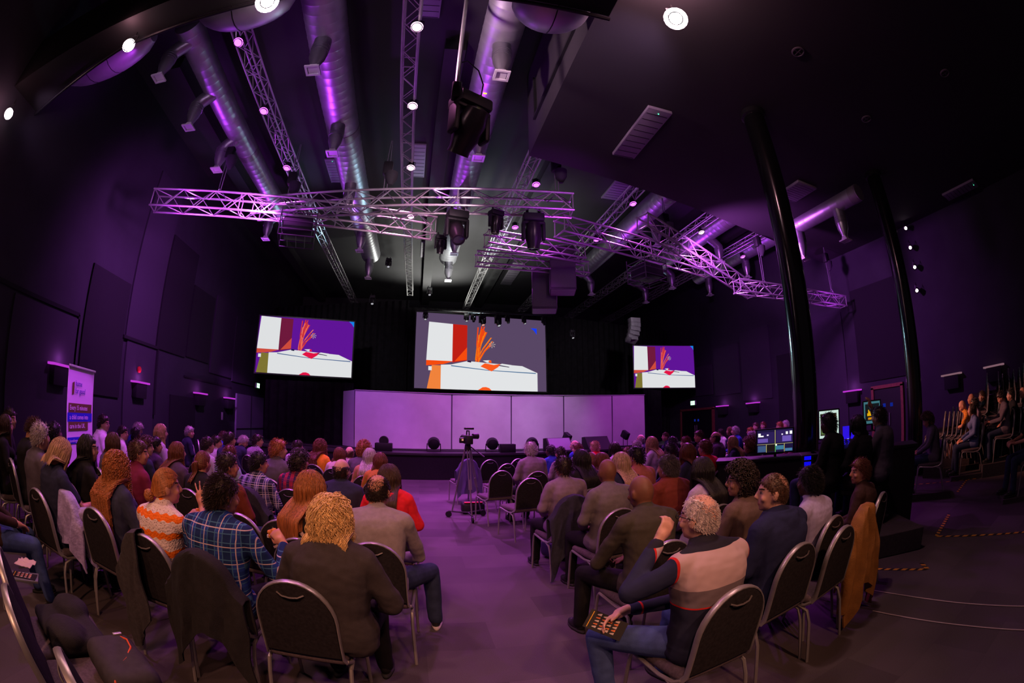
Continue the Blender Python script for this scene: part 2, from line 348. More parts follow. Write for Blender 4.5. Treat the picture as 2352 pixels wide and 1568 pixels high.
# roof beam that crosses behind the rear lighting bar
mb = MB(); q = [(XL, 4.25), (-4.9, 3.52), (-2.4, 3.30), (1.9, 3.28), (1.9, 2.5), (XL, 3.3)]
mb.add([(x, y, 6.42) for x, y in q] + [(x, y, 7.5) for x, y in q], [tuple(range(6))[::-1], tuple(range(6, 12))] + [(i, (i + 1) % 6, (i + 1) % 6 + 6, i + 6) for i in range(6)])
struct('trim_2', mb, mat('beam_black', (.010, .009, .010), .95))
# downstand beams on the ceiling, running with the ducts
for i, x in enumerate((-6.6, 0.2, 3.6, 12.3)):
    struct('trim_%d' % (3 + i), MB().box((x, 17.5, ZC - 0.18), (0.45, 21.5, 0.36)), CEILM)
# wall panels
k = 1
def panel(side, y0, y1, z0, z1, m, t=0.06):
    global k
    x = XL + t / 2 if side == 'l' else XR - t / 2
    struct('wall_panel_%d' % k, MB().box((x, (y0 + y1) / 2, (z0 + z1) / 2), (t, y1 - y0, z1 - z0)), m); k += 1
for a in ((7.9, 9.7, 1.7, 4.6, PAND), (11.5, 13.4, 3.25, 6.7, PAND), (13.5, 15.3, 3.3, 5.7, PAND), (15.5, 17.6, 3.0, 5.9, PANL), (9.9, 11.5, 0.4, 3.2, PANL), (5.4, 7.8, 0.4, 3.25, PANL), (9.8, 11.4, 3.3, 8.0, PANL), (17.7, 20.5, 2.9, 5.6, PANL), (12.6, 14.4, 0.2, 2.0, PAND)): panel('l', *a)
for a in ((16.2, 18.2, 2.7, 5.0, PANL), (14.0, 16.0, 2.3, 5.4, PANL), (12.2, 13.6, 0.4, 4.0, PAND), (9.8, 12.0, 0.4, 5.0, PANL), (6.8, 9.2, 2.4, 5.6, PAND), (18.4, 20.2, 2.8, 4.3, PANL)): panel('r', *a)
# horizontal groove strips of the left wall
struct('trim_8', MB().box((XL + 0.03, 6.2, 3.35), (0.06, 3.0, 0.08)).box((XL + 0.03, 7.7, 2.4), (0.06, 0.07, 1.9)), PAND)
struct('trim_9', MB().box((XL + 0.08, 10.6, 3.25), (0.08, 1.9, 0.08)).box((XL + 0.08, 11.55, 2.3), (0.08, 0.07, 1.9)), PAND)
struct('trim_10', MB().box((XL + 0.03, 15.6, 2.66), (0.06, 4.2, 0.05)), PAND)
# doors
DOORP = mat('door_paint', (0.20, 0.17, 0.25), 0.6)
DOORD = mat('door_dark', (0.010, 0.010, 0.012), 0.5)
OAK = mat('door_frame_wood', (0.22, 0.07, 0.045), 0.6, 0, 0.2, 12)
mb = MB(); mb.box((XL + 0.04, 20.1, 1.22), (0.08, 3.6, 2.44))
d = struct('door_1', mb, DOORP)
MB().box((XL + 0.09, 20.1, 1.22), (0.02, 0.05, 2.44)).box((XL + 0.09, 20.1, 0.95), (0.015, 3.6, 0.05)).build('door_gap', PAND, d, False)
def wall_door(n, y0, y1, zt):
    d = struct('door_%d' % n, MB().box((XR - 0.03, (y0 + y1) / 2, zt / 2), (0.06, y1 - y0, zt)), DOORD)
    mb = MB(); mb.box((XR - 0.06, y0, zt / 2), (0.12, 0.11, zt)).box((XR - 0.06, y1, zt / 2), (0.12, 0.11, zt)).box((XR - 0.06, (y0 + y1) / 2, zt), (0.12, y1 - y0 + 0.11, 0.11))
    mb.build('door_frame', OAK, d, False)
    ym = (y0 + y1) / 2
    for s in (-1, 1): MB().tube([(XR - 0.12, ym + s * 0.09, 0.9), (XR - 0.12, ym + s * 0.09, 1.3)], 0.015).build('door_handle', CHROME, d)
    for s in (-1, 1): MB().box((XR - 0.065, ym + s * 0.16, 1.55), (0.01, 0.12, 0.12)).build('door_sign', emi('door_sign_blue', (0.02, 0.06, 0.9), 0.25), d, False)
wall_door(2, 18.4, 21.4, 2.12); wall_door(3, 7.3, 8.6, 2.16)
# black drapes at the sides and above the stage, pleated
def drape_wall(name, pts, z0, z1, amp=0.05, per=0.35):
    P = []
    for (a, b) in zip(pts[:-1], pts[1:]):
        a, b = np.array(a, float), np.array(b, float); L = np.linalg.norm(b - a); nn = max(2, int(L / per * 6)); nr = np.array([-(b - a)[1], (b - a)[0]]) / L
        for i in range(nn): t = i / nn; P.append(a + (b - a) * t + nr * amp * math.sin(2 * PI * t * L / per))
    P.append(np.array(pts[-1], float)); m = len(P)
    V = [(p[0], p[1], z0) for p in P] + [(p[0], p[1], z1) for p in P] + [(p[0], p[1] + 0.03, z0) for p in P] + [(p[0], p[1] + 0.03, z1) for p in P]
    F = [(i, i + 1, m + i + 1, m + i) for i in range(m - 1)] + [(2 * m + i + 1, 2 * m + i, 3 * m + i, 3 * m + i + 1) for i in range(m - 1)]
    F += [(m + i, m + i + 1, 3 * m + i + 1, 3 * m + i) for i in range(m - 1)]
    return MB().add(V, F)
for nm, pts, z0, z1, lab in (('stage_curtain', [(-7.9, 22.6), (-0.6, 20.4)], 0, 7.2, 'tall black pleated curtain left of the centre screen'),
                             ('stage_curtain', [(5.9, 20.4), (13.9, 22.6)], 0, 6.8, 'tall black pleated curtain right of the centre screen'),
                             ('stage_curtain', [(-0.6, 20.5), (5.9, 20.5)], 0, 6.9, 'black curtain directly behind the centre screen'),
                             ('stage_curtain', [(-5.6, 15.6), (-2.25, 15.3)], 0, 2.9, 'low black curtain under the left screen beside the backdrop'),
                             ('stage_curtain', [(8.3, 15.4), (9.8, 16.6)], 0, 2.9, 'low black curtain at the right end of the backdrop')):
    tag(drape_wall(nm, pts, z0, z1).build(nm, DRAPE), lab, 'curtain')
# stage deck
STG = mat('stage_deck', (0.030, 0.026, 0.034), 0.45, 0, 0.2, 3)
STF = mat('stage_skirt', (0.012, 0.012, 0.014), 0.95, 0, 0.2, 30)
t = thing('stage', 'low black stage across the front of the hall', 'stage', (0, 0, 0))
pl = [(-6.4, 13.0), (0.4, 13.05), (8.0, 13.9), (10.0, 14.4), (10.0, 20.2), (-6.4, 20.2)]
def prism(mb, pl, z0, z1, mi=0):
    n = len(pl); return mb.add([(x, y, z0) for x, y in pl] + [(x, y, z1) for x, y in pl], [tuple(range(n))[::-1], tuple(range(n, 2 * n))] + [(i, (i + 1) % n, (i + 1) % n + n, i + n) for i in range(n)], mi)
prism(MB(), pl, 0.72, 0.78).build('deck', STG, t, False)
prism(MB(), [(x * 0.995, y + 0.03) for x, y in pl], 0.0, 0.72).build('skirt', STF, t, False)
mb = MB(); mb.tube([(-6.3, 14.05, 0.80), (0.4, 14.1, 0.80), (8.0, 14.35, 0.80)], 0.02)
mb.build('deck_cable', BLK, t)
# white fabric backdrop of flat panels
BDM = mat('backdrop_fabric', (0.72, 0.70, 0.74), 0.9, 0, 0.04, 3, 0.15, 120)
t = thing('stage_backdrop', 'long white fabric backdrop of joined panels lit purple on the stage', 'backdrop', (0, 0, 0))
xs = [(-2.10, 14.55), (1.08, 14.95), (3.08, 15.0), (4.93, 15.0), (6.75, 14.95), (8.02, 14.8)]
BT = 2.62
for (a, b) in zip(xs[:-1], xs[1:]):
    mb = MB(); nseg = 14; V = []
    for i in range(nseg + 1):
        u = i / nseg; x = a[0] + 0.02 + (b[0] - a[0] - 0.04) * u; y = a[1] + (b[1] - a[1]) * u
        for j in range(7):
            z = 0.80 + (BT - 0.80) * j / 6; V.append((x, y + 0.015 * math.sin(9 * u + j) * (1 - j / 6) - 0.01 * math.sin(PI * u), z - 0.01 * math.sin(PI * u) * (j == 6)))
    F = [(i * 7 + j, (i + 1) * 7 + j, (i + 1) * 7 + j + 1, i * 7 + j + 1) for i in range(nseg) for j in range(6)]
    nV = len(V); V2 = [(x, y + 0.02, z) for x, y, z in V]; F2 = [tuple(q + nV for q in f[::-1]) for f in F]
    mb.add(V + V2, F + F2); mb.build('panel', BDM, t)
for (x, y) in xs[1:-1]: MB().box((x, y + 0.03, (BT + 0.8) / 2), (0.07, 0.03, BT - 0.8)).build('seam_pole', mat('seam_shadow', (0.10, 0.08, 0.12), 0.8), t, False)  # dark strip behind the gap between two panels
MB().tube([(x, y, BT) for x, y in xs], 0.022).build('top_rail', mat('rail', (0.35, 0.3, 0.38), 0.6), t)
mb = MB(); mb.add([(-2.10, 14.55, 0.8), (-2.55, 15.1, 0.8), (-2.55, 15.1, BT - 0.02), (-2.10, 14.55, BT)], [(0, 1, 2, 3)]); mb.add([(-2.12, 14.56, 0.8), (-2.57, 15.12, 0.8), (-2.57, 15.12, BT - 0.02), (-2.12, 14.56, BT)], [(3, 2, 1, 0)])
mb.build('return_panel', BDM, t, False)

# ---------------------------------------------------------------- screens
def picture(mb, f, cols, bright):
    """relay picture in unit coordinates drawn as flat lit patches; f(u, v, layer) -> point"""
    def P(pts, mi, lay):
        mb.poly([f(u, v, lay) for u, v in pts], mi)
    P([(0, 0), (1, 0), (1, 1), (0, 1)], 0, 0)
    P([(0, .42), (.23, .42), (.23, .985), (.015, 1)], 1, 1)                    # white board
    P([(.23, .40), (.36, .44), (.36, .98), (.23, .985)], 2, 1)                 # red-lit wall
    P([(.25, .42), (.36, .45), (.36, .64)], 3, 2)
    P([(0, .34), (.15, .37), (.24, .42), (0, .42)], 3, 2)
    P([(0.01, 0), (.15, 0), (.15, .35), (.05, .35)], 4, 1)
    P([(0.02, .27), (.05, .27), (.05, .33), (.02, .33)], 1, 3)
    P([(.13, 0), (1, 0), (1, .29), (.985, .30), (.86, .39), (.36, .43), (.22, .37), (.13, .36)], 1, 2)   # white table
    P([(.22, .345), (.55, .30), (.55, .31), (.22, .36)], 5, 3)
    P([(.55, .30), (.985, .275), (.985, .29), (.55, .31)], 5, 3)
    rnd = random.Random(3)
    for i in range(16):                                                        # red fronds
        u0 = .42 + rnd.random() * .05; v0 = .42 + rnd.random() * .06
        if i < 10: u1, v1 = .45 + rnd.random() * .08, .80 + rnd.random() * .19
        else: u1, v1 = .53 + rnd.random() * .06, .66 + rnd.random() * .16
        um = (u0 + u1) / 2 - 0.01; vm = (v0 + v1) / 2
        P([(u0, v0), (u0 + .008, v0), (um + .01, vm), (u1 + .012, v1), (u1, v1), (um, vm)], 6 if i % 3 else 7, 4)
    for i in range(7):
        a = i * 0.9; P([(.585, .70), (.585 + .03 * math.cos(a), .70 + .05 * math.sin(a)), (.585 + .03 * math.cos(a + .3), .70 + .05 * math.sin(a + .3))], 8, 5)
    P([(.36, .40), (.50, .38), (.50, .42), (.38, .43)], 1, 5); P([(.66, .38), (.76, .37), (.76, .40), (.67, .415)], 1, 5)
    P([(.48, .36), (.58, .29), (.64, .36), (.66, .41), (.60, .39), (.52, .41)], 9, 6)
    P([(.50, .45), (.56, .46), (.58, .43), (.54, .42)], 1, 6); P([(.55, .45), (.575, .46), (.58, .42), (.56, .42)], 9, 7)
    P([(.37, .44), (.40, .44), (.395, .41), (.36, .42)], 10, 6); P([(.64, .395), (.74, .37), (.74, .36), (.64, .38)], 10, 6)
    P([(.945, 1), (1, 1), (1, .90), (.975, .96)], 11, 2)
    P([(.46, 0), (.58, 0), (.56, .035), (.53, .05), (.50, .045)], 9, 3)
def pal(tag_, bg, white, wall, glow, olive, line, r1, r2, pale, red, dark, blue, s):
    return [emi(tag_ + '_%d' % i, c, s) for i, c in enumerate((bg, white, wall, glow, olive, line, r1, r2, pale, red, dark, blue))]
side = pal('side_screen', srgb(95, 20, 150), srgb(222, 224, 226), srgb(110, 25, 60), srgb(205, 75, 60), srgb(125, 115, 50), srgb(60, 90, 140), srgb(200, 50, 60), srgb(235, 110, 90), srgb(175, 165, 175), srgb(225, 20, 70), srgb(25, 20, 60), srgb(20, 130, 230), 1.0)
mid = pal('centre_screen', srgb(88, 70, 100), srgb(226, 228, 230), srgb(190, 30, 20), srgb(245, 75, 15), srgb(240, 130, 60), srgb(70, 110, 150), srgb(235, 70, 20), srgb(250, 130, 20), srgb(175, 165, 160), srgb(250, 90, 30), srgb(40, 20, 60), srgb(20, 60, 240), 1.0)
def screen(name, label, bl, br, tr, tl, cols, inset=None, frame=0.05):
    bl, br, tr, tl = [np.array(p, float) for p in (bl, br, tr, tl)]
    nrm = np.cross(br - bl, tl - bl); nrm /= np.linalg.norm(nrm)
    if nrm[1] > 0: nrm = -nrm
    t = thing(name, label, 'screen', tuple((bl + br) / 2)); o0 = (bl + br) / 2
    def f(u, v, lay=0):
        return ((bl * (1 - u) + br * u) * (1 - v) + (tl * (1 - u) + tr * u) * v) + nrm * (0.012 + 0.004 * lay) - o0
    mb = MB()
    if inset:
        a, b, c, d = inset
        MB().poly([f(0, 0, -1), f(1, 0, -1), f(1, 1, -1), f(0, 1, -1)]).build('screen_cloth', cols[0], t, False)
        picture(mb, lambda u, v, l=0: f(a + (b - a) * u, c + (d - c) * v, l), cols, 1)
    else: picture(mb, f, cols, 1)
    mb.build('picture', cols, t, False)
    mb = MB(); e = frame
    uu = (br - bl) / np.linalg.norm(br - bl); vv = np.array([0, 0, 1.0])
    c4 = [bl - uu * e - vv * e, br + uu * e - vv * e, tr + uu * e + vv * e, tl - uu * e + vv * e]
    V = [p - o0 for p in c4] + [p - o0 - nrm * 0.09 for p in c4]
    mb.add(V, [(0, 1, 2, 3), (7, 6, 5, 4), (0, 4, 5, 1), (1, 5, 6, 2), (2, 6, 7, 3), (3, 7, 4, 0)])
    mb.build('frame', BLK, t, False); return t
screen('projection_screen', 'left hanging relay screen with purple picture above the side curtain', (-6.56, 16.9, 3.25), (-2.73, 17.8, 3.30), (-2.73, 17.8, 5.52), (-6.52, 16.85, 5.45), side)
screen('projection_screen', 'right hanging relay screen with purple picture near the dark door', (10.27, 20.0, 3.30), (13.2, 18.9, 3.19), (13.2, 18.9, 5.28), (10.27, 20.0, 5.38), side)
screen('projection_screen', 'large centre projection screen with orange and white picture above backdrop', (-0.22, 19.0, 3.08), (5.46, 19.0, 3.03), (5.43, 19.0, 6.17), (-0.22, 19.0, 6.32), mid, inset=(0.085, 0.93, 0.0, 0.88))
# ---------------------------------------------------------------- rig
def truss(name, label, p0, p1, size=0.29, cr=0.024, panel_len=0.42, group=None, up=(0, 0, 1), nn=6, cat='truss'):
    p0, p1 = np.array(p0, float), np.array(p1, float); d = p1 - p0; L = np.linalg.norm(d); d /= L
    s = np.cross(d, up); s /= np.linalg.norm(s); u = np.cross(s, d); h = size / 2
    t = thing(name, label, cat, tuple(p0), 0, group)
    cor = [(h, h), (-h, h), (-h, -h), (h, -h)]
    C = [[s * a + u * b, d * L + s * a + u * b] for a, b in cor]
    for c in C: MB().tube([c[0] - d * 0.03, c[1] + d * 0.03], cr, nn).build('chord', ALU, t)
    mb = MB(); k = max(1, round(L / panel_len)); st = L / k
    for f in range(4):
        a, b = C[f][0], C[(f + 1) % 4][0]
        for i in range(k):
            q0 = (a if i % 2 == f % 2 else b) + d * st * i; q1 = (b if i % 2 == f % 2 else a) + d * st * (i + 1)
            mb.tube([q0, q1], cr * 0.48, 4, cap=False)
        nsec = max(1, round(L / 2.5))
        for i in range(nsec + 1):
            z = L * i / nsec; mb.tube([a + d * z, b + d * z], cr * 0.55, 4, cap=False)
    mb.build('bracing', ALU, t); return t
long_t = [(-3.78, 3.9, 25.2, 'first long ceiling truss from the left, carrying three purple lamps'), (-0.64, 3.6, 21.9, 'long ceiling truss running straight away over the aisle with pink lamps'),
          (2.45, 7.9, 25.5, 'long ceiling truss emerging behind the hanging speakers'), (5.62, 8.6, 27.2, 'long ceiling truss ending above the right part of the centre screen'),
          (8.75, 9.5, 27.4, 'long ceiling truss just right of the centre screen top'), (11.45, 10.0, 27.4, 'rightmost long ceiling truss above the right screen')]
for x, y0, y1, lab in long_t: truss('ceiling_truss', lab, (x, y0, 8.0), (x, y1, 8.0), 0.27, 0.022, 0.36)
TR = {}
for key, lab, a, b, sz in (
    ('T1', 'hanging box truss crossing the upper left, carrying the caged projector', (-6.67, 8.25, 6.2), (0.15, 10.0, 6.2), 0.42),
    ('T2', 'hanging box truss over the aisle whose right end holds the moving heads', (-4.13, 9.26, 6.3), (2.99, 8.22, 6.2), 0.40),
    ('T3', 'short hanging truss behind the moving heads, left of the speakers', (1.5, 10.3, 6.15), (4.2, 10.9, 6.2), 0.34),
    ('T4', 'short hanging truss just above the two hanging speakers', (1.44, 11.75, 6.15), (4.7, 11.9, 6.15), 0.34),
    ('T5', 'hanging box truss above the right projector cage', (3.1, 9.4, 6.25), (8.5, 10.85, 6.2), 0.42),
    ('T6', 'long hanging truss rising behind the right projector cage', (4.97, 8.7, 6.3), (9.9, 10.5, 5.5), 0.36),
    ('T7', 'hanging truss at far right partly hidden by the first pillar', (8.4, 9.5, 5.25), (13.3, 9.15, 5.15), 0.34)):
    TR[key] = truss('lighting_truss', lab, a, b, sz, 0.027, 0.42); TR[key + 'p'] = (np.array(a), np.array(b))
# ducts with nozzles
def duct(label, x, y0, y1, z, r, nozzles, side=0, flanges=()):
    t = thing('air_duct', label, 'duct', (x, y0, z))
    P = []; R = []; y = 0; L = y1 - y0
    while y < L:
        for dy, k in ((0, 1.0), (0.21, 1.0), (0.225, 1.012), (0.24, 1.0)):
            if y + dy <= L: P.append((0, y + dy, 0)); R.append(r * k)
        y += 0.25
    mb = MB(); n = 24; V = []
    for p, rr in zip(P, R):
        for j in range(n): a = 2 * PI * j / n; V.append((rr * math.cos(a), p[1], rr * math.sin(a)))
    F = [(i * n + j, (i + 1) * n + j, (i + 1) * n + (j + 1) % n, i * n + (j + 1) % n) for i in range(len(P) - 1) for j in range(n)]
    F += [tuple(range(n)), tuple((len(P) - 1) * n + j for j in range(n))[::-1]]
    mb.add(V, F).build('duct_tube', DUCTM, t)
    for fy in flanges:
        MB().lathe([(r * 1.0, -0.12), (r * 1.03, -0.12), (r * 1.03, 0.12), (r * 1.0, 0.12)], (0, fy - y0, 0), 28, (PI / 2, 0, 0), cap=False).build('collar', CHROME, t)
    for ny in nozzles:
        yy = ny - y0; dx = {-5.1: -.35, 7.0: .35, 9.95: .5}.get(x, 0.02)
        mb = MB(); mb.tube([(0, yy, -r * 0.5), (dx * .7, yy, -r - 0.02), (dx, yy, -r - 0.14), (dx, yy, -r - 0.30)], [0.17, 0.17, 0.17, 0.17], 16)
        for q in range(4): mb.tube([(dx, yy, -r - 0.14 - q * 0.05), (dx, yy, -r - 0.155 - q * 0.05)], 0.18, 16)
        mb.tube([(dx, yy, -r - 0.30), (dx, yy, -r - 0.45), (dx, yy, -r - 0.62), (dx, yy, -r - 0.66)], [0.17, 0.155, 0.09, 0.085], 16)
        nz = mb.build('nozzle', mat('hose_metal', (.34, .33, .37), .34, .75), t)
        fb = MB(); zc = -r - 0.76
        for (cx, cy, sx, sy) in ((0, .115, .27, .04), (0, -.115, .27, .04), (.115, 0, .04, .20), (-.115, 0, .04, .20)): fb.box((dx + cx, yy + cy, zc), (sx, sy, 0.03))
        fb.tube([(dx, yy, -r - 0.65), (dx, yy, zc + 0.01)], [0.085, 0.12], 4)
        fr = fb.build('outlet_frame', mat('outlet_white', (.70, .68, .72), .5), nz)
    return t
duct('long silver duct at the far left, faintly purple', -5.1, 4.9, 15.2, 8.35, 0.30, (5.3, 7.05, 8.95, 13.5), -1, (9.8,))
duct('wide silver duct between the two left ceiling trusses', -2.27, 4.0, 17.8, 8.4, 0.40, (5.65, 8.4, 11.2, 14.4, 17.4), -1, (9.0,))
duct('silver duct right of the aisle truss with cyan reflections', 0.97, 4.0, 17.8, 8.4, 0.37, (5.65, 8.4, 11.2, 14.4, 17.4), 1, (8.9,))
duct('silver duct seen past the lower ceiling right of the speakers', 7.0, 9.7, 18.4, 8.4, 0.37, (12.0, 18.1), 1, (10.4,))
duct('silver duct with two purple nozzles above the right screen', 9.95, 10.3, 19.0, 8.4, 0.37, (12.6, 16.2, 18.7), 1, (11.2,))
duct('rightmost silver duct behind the first pillar', 12.6, 10.4, 17.2, 8.3, 0.36, (13.5, 16.3), 1)
duct('lower silver duct crossing between the two pillars', 9.55, 5.25, 8.4, 6.6, 0.22, (6.1, 7.7), 1, (5.4,))
# bulging duct bends that show under the beam of the rear bar
for (x, y, z, rr, L, lab) in ((-6.2, 4.05, 7.05, 0.50, 1.25, 'silver duct bend at far upper left lit purple'), (-3.0, 3.72, 7.0, 0.46, 0.75, 'silver duct bend beside the bright lamp at the top'), (1.28, 3.62, 7.0, 0.52, 0.42, 'round silver duct end at the top edge, right of centre')):
    t = thing('duct_bend', lab, 'duct', (x, y, z)); mb = MB(); P = []; R = []
    for i in range(15):
        u = -1 + 2 * i / 14; P.append((u * L, 0, 0.14 * (u * u))); R.append(rr * math.sqrt(max(0.03, 1 - (u * 0.97) ** 2)) ** 0.8)
    mb.tube(P, R, 22); mb.build('bend_shell', DUCTM, t)
    for i in (4, 7, 10): MB().tube([P[i], (P[i][0] + 0.015, P[i][1], P[i][2])], R[i] + 0.006, 22).build('seam', BLKM, t)
# lamps
BODY = BLKM
def par(label, x, y, z, col, s, hang=0.42, lens=0.075, tilt=(0, -0.35, -1), group=None):
    t = thing('par_lamp', label, 'stage light', (x, y, z), 0, group); M_ = dir_mat(tilt)
    mb = MB(); prof = [(0.03, -0.20), (0.07, -0.19), (0.085, -0.12), (0.09, 0.0), (0.095, 0.02), (0.082, 0.025), (0.082, 0.0)]
    V = MB().lathe(prof, (0, 0, 0), 16, M_); mb.v += V.v; mb.f += V.f; mb.m += V.m; mb.n = V.n
    lb = mb.build('lamp_body', BODY, t)
    L = MB().lathe([(0.001, 0.004), (lens * 0.7, 0.004), (lens, -0.003)], (0, 0, 0), 16, M_); L.build('lens', emi('lens_%s' % s[0], s[1], s[2]), lb)
    MB().tube([(0.1, 0, 0), (0.1, 0, 0.16), (0, 0, 0.2), (-0.1, 0, 0.16), (-0.1, 0, 0)], 0.01, 4).tube([(0, 0, 0.2), (0, 0, hang)], 0.014, 5).build('yoke', BODY, t)
    return t
pos_words = ['at the near end of the left ceiling truss', 'second along the left ceiling truss', 'third along the left ceiling truss above the chain', 'nearest on the aisle truss at the top', 'second along the aisle truss', 'third along the aisle truss beside the pale panel', 'fourth along the aisle truss by the crossing',
             'beside the hoist above the moving heads', 'between the two moving heads', 'at the edge of the lower ceiling', 'in the middle of the right box truss', 'small and far, right of the caged projector', 'small, near the first pillar']
for (x, y, c), wd in zip(LAMPS, pos_words):
    pk = c == PNK
    par('%s stage lamp %s' % ('pinkish white' if pk else 'glowing purple', wd), x + 0.02, y, 7.72, c, ('pink', (1.0, 0.55, 0.85), 4) if pk else ('purple', (0.70, 0.12, 1.0), 3.2), 0.12, 0.105)
lw = ['leftmost of the bright warm floodlights on the rear bar', 'floodlight between the far left lamp and the top duct bend', 'large bright floodlight at the top edge above the duct bend', 'large bright floodlight at the top right of centre']
t = thing('lighting_bar', 'dark pipe across the hall carrying the bright floodlights', 'pipe', (0, 3.4, 6.36)); MB().tube([(-8, .85, 0), (-4.9, .12, 0), (-2.4, -.10, 0), (1.9, -.12, 0)], 0.03, 8).build('pipe', BLKM, t)
for (x, y, z, p_), wd in zip(FLOODS, lw):
    par(wd, x, y, z, None, ('flood', (1.0, 0.80, 0.86), 30), 0.30, 0.15 if abs(x) < 3 else 0.10, (-x * 0.25, -0.8, -1))
for i, (y, z) in enumerate(((5.95, 8.05), (5.97, 6.16), (5.97, 5.53), (6.07, 4.82))):
    par('small white lamp %s on the right wall beside the second pillar' % ('at the top', 'second from top', 'third down', 'lowest')[i], XR - 0.35, y, min(z, 6.8), None, ('wall', (1.0, 0.75, 0.9), 14), 0.25, 0.06, (-1, -0.35, -0.5))
# short-throw front moving head on its drop pole
def moving_head(label, loc, yaw, tilt, sc=1.0, beam=None, cat='stage light'):
    t = thing('moving_head', label, cat, loc, yaw); t.scale = (sc, sc, sc)
    MB().rbox((0, 0, 0.09), (0.42, 0.30, 0.17), 0.03).build('base', BLK, t)
    mb = MB()
    for s in (-1, 1): mb.rbox((s * 0.20, 0, -0.18), (0.07, 0.16, 0.40), 0.03)
    mb.rbox((0, 0, -0.02), (0.44, 0.20, 0.06), 0.025); mb.build('yoke', BLK, t)
    M_ = dir_mat((0, math.sin(tilt), -math.cos(tilt)))
    hb = MB().lathe([(0.05, -0.27), (0.13, -0.24), (0.16, -0.10), (0.155, 0.10), (0.12, 0.24), (0.125, 0.30), (0.10, 0.30), (0.10, 0.27)], (0, 0, -0.26), 20, M_)
    h = hb.build('head', mat('head_gloss', (0.018, 0.014, 0.018), 0.28, spec=0.6), t)
    MB().lathe([(0.001, 0.285), (0.10, 0.28)], (0, 0, -0.26), 20, M_, cap=False).build('lens', beam or mat('lens_glass', (0.06, 0.06, 0.08), 0.08, spec=0.9), t)
    for s in (-1, 1): MB().tube([(s * 0.12, 0, 0.17), (s * 0.12, 0, 0.30)], 0.03, 8).build('clamp', BLKM, t)
    return t
moving_head('big black moving head hanging on a pole right of the aisle truss', (0.44, 4.95, 5.78), 0.5, 0.7, 1.25)
t = thing('drop_pole', 'steel pole dropping from the ceiling beside the big moving head', 'pole', (0.22, 4.78, 5.9))
MB().tube([(0, 0, 0.2), (0, 0, 3.4)], 0.035, 8).build('tube', ALU, t); MB().rbox((0, 0, 0.1), (0.13, 0.13, 0.3), 0.02).build('clamp', BLKM, t)
MB().tube([(0.02, 0, 0.7), (0.12, 0.03, 0.78), (0.30, 0.12, 0.68), (0.38, 0.15, 0.42), (0.36, 0.14, 0.2)], 0.012, 5).build('cable', BLK, t)
MB().box((0.40, 0.05, 0.15), (0.05, 0.01, 0.02)).build('status_light', emi('yellow_led', (0.9, 0.8, 0.05), 1.5), t)
moving_head('black moving head under the middle of the aisle box truss, tilted', (0.62, 8.6, 5.80), 0.2, -0.6, 1.05)
moving_head('black moving head lit purple under the right end of the aisle box truss', (2.18, 8.35, 5.75), -0.1, 0.15, 1.05)
moving_head('small black moving head on the left of the lit pair', (1.42, 8.5, 5.9), 0.4, 0.2, 0.7)
moving_head('black lamp at the right end of the upper left truss', (0.35, 9.85, 5.85), 0.2, 0.3, 0.6)
# caged projectors
def cage(label, loc, yaw):
    t = thing('caged_projector', label, 'projector', loc, yaw)
    MB().rbox((0, 0, 0.0), (0.66, 0.62, 0.34), 0.03).build('projector_body', BLK, t)
    MB().lathe([(0.09, 0), (0.09, 0.06), (0.07, 0.06)], (0.12, 0.31, 0), 16, (-PI / 2, 0, 0)).build('lens', BLKM, t)
    mb = MB()
    for z in (-0.30, -0.16, 0.02, 0.22): 
        P = [(-.40, -.36, z), (.40, -.36, z), (.40, .36, z), (-.40, .36, z)]; mb.tube(P, 0.013, 5, closed=True)
    for x in (-.40, .40):
        for y in (-.36, .36): mb.tube([(x, y, -.30), (x, y, .34)], 0.014, 5)
    for x in (-.2, 0, .2): mb.tube([(x, -.36, -.30), (x, .36, -.30)], 0.01, 4)
    mb.build('cage', mat('cage_metal', (0.10, 0.10, 0.11), 0.3, 0.7), t); return t
cage('black caged projector hanging from the upper left box truss', (-2.85, 8.9, 5.62), 0.25)
cage('black caged projector hanging from the right box truss', (5.75, 10.1, 5.55), 0.26)
# speakers
def speaker(label, loc, yaw, h=1.1):
    t = thing('hanging_speaker', label, 'speaker', loc, yaw)
    mb = MB(); mb.rbox((0, 0, h * 0.26), (0.74, 0.66, h * 0.49), 0.02).rbox((0, 0, -h * 0.26), (0.74, 0.66, h * 0.49), 0.02); mb.build('cabinet', mat('speaker_box', (0.075, 0.068, 0.085), 0.6, 0, 0.2, 40, 0.2, 200), t)
    MB().box((0, -0.335, 0), (0.68, 0.012, h * 0.92)).build('grille', mat('speaker_grille', (0.09, 0.08, 0.10), 0.5, 0.3, 0.3, 150), t, False)
    MB().box((0, 0, -h * 0.51), (0.69, 0.61, 0.012)).build('base_plate', mat('speaker_base', (0.35, 0.33, 0.38), 0.6), t, False)
    for s in (-.2, .2): MB().tube([(s, 0, h / 2), (s, 0, h / 2 + .35)], 0.012, 4).build('chain', STEELC, t)
    return t
speaker('black hanging speaker stack, front one of the pair', (3.95, 11.9, 6.02), -0.25, 1.3)
speaker('black hanging speaker stack, lower one behind the other', (3.62, 12.7, 5.62), -0.25, 1.25)
t = thing('line_array', 'curved black line array speaker left of the right screen', 'speaker', (8.62, 16.8, 5.45))
p = np.array([0.12, 0, 0.42])
for i in range(5):
    a = 0.02 + i * 0.14
    MB().rbox(tuple(p), (0.46, 0.34, 0.20), 0.015, rot=(-a, 0.25 * i / 4, 0)).box((p[0], p[1] - .175, p[2]), (0.2, 0.02, 0.10), rot=(-a, 0, 0)).build('cabinet', mat('array_box', (0.14, 0.13, 0.145), 0.5, 0, 0.2, 30), t)
    p = p + np.array([-0.035 * i, -0.05 * i * 0.3, -0.205])
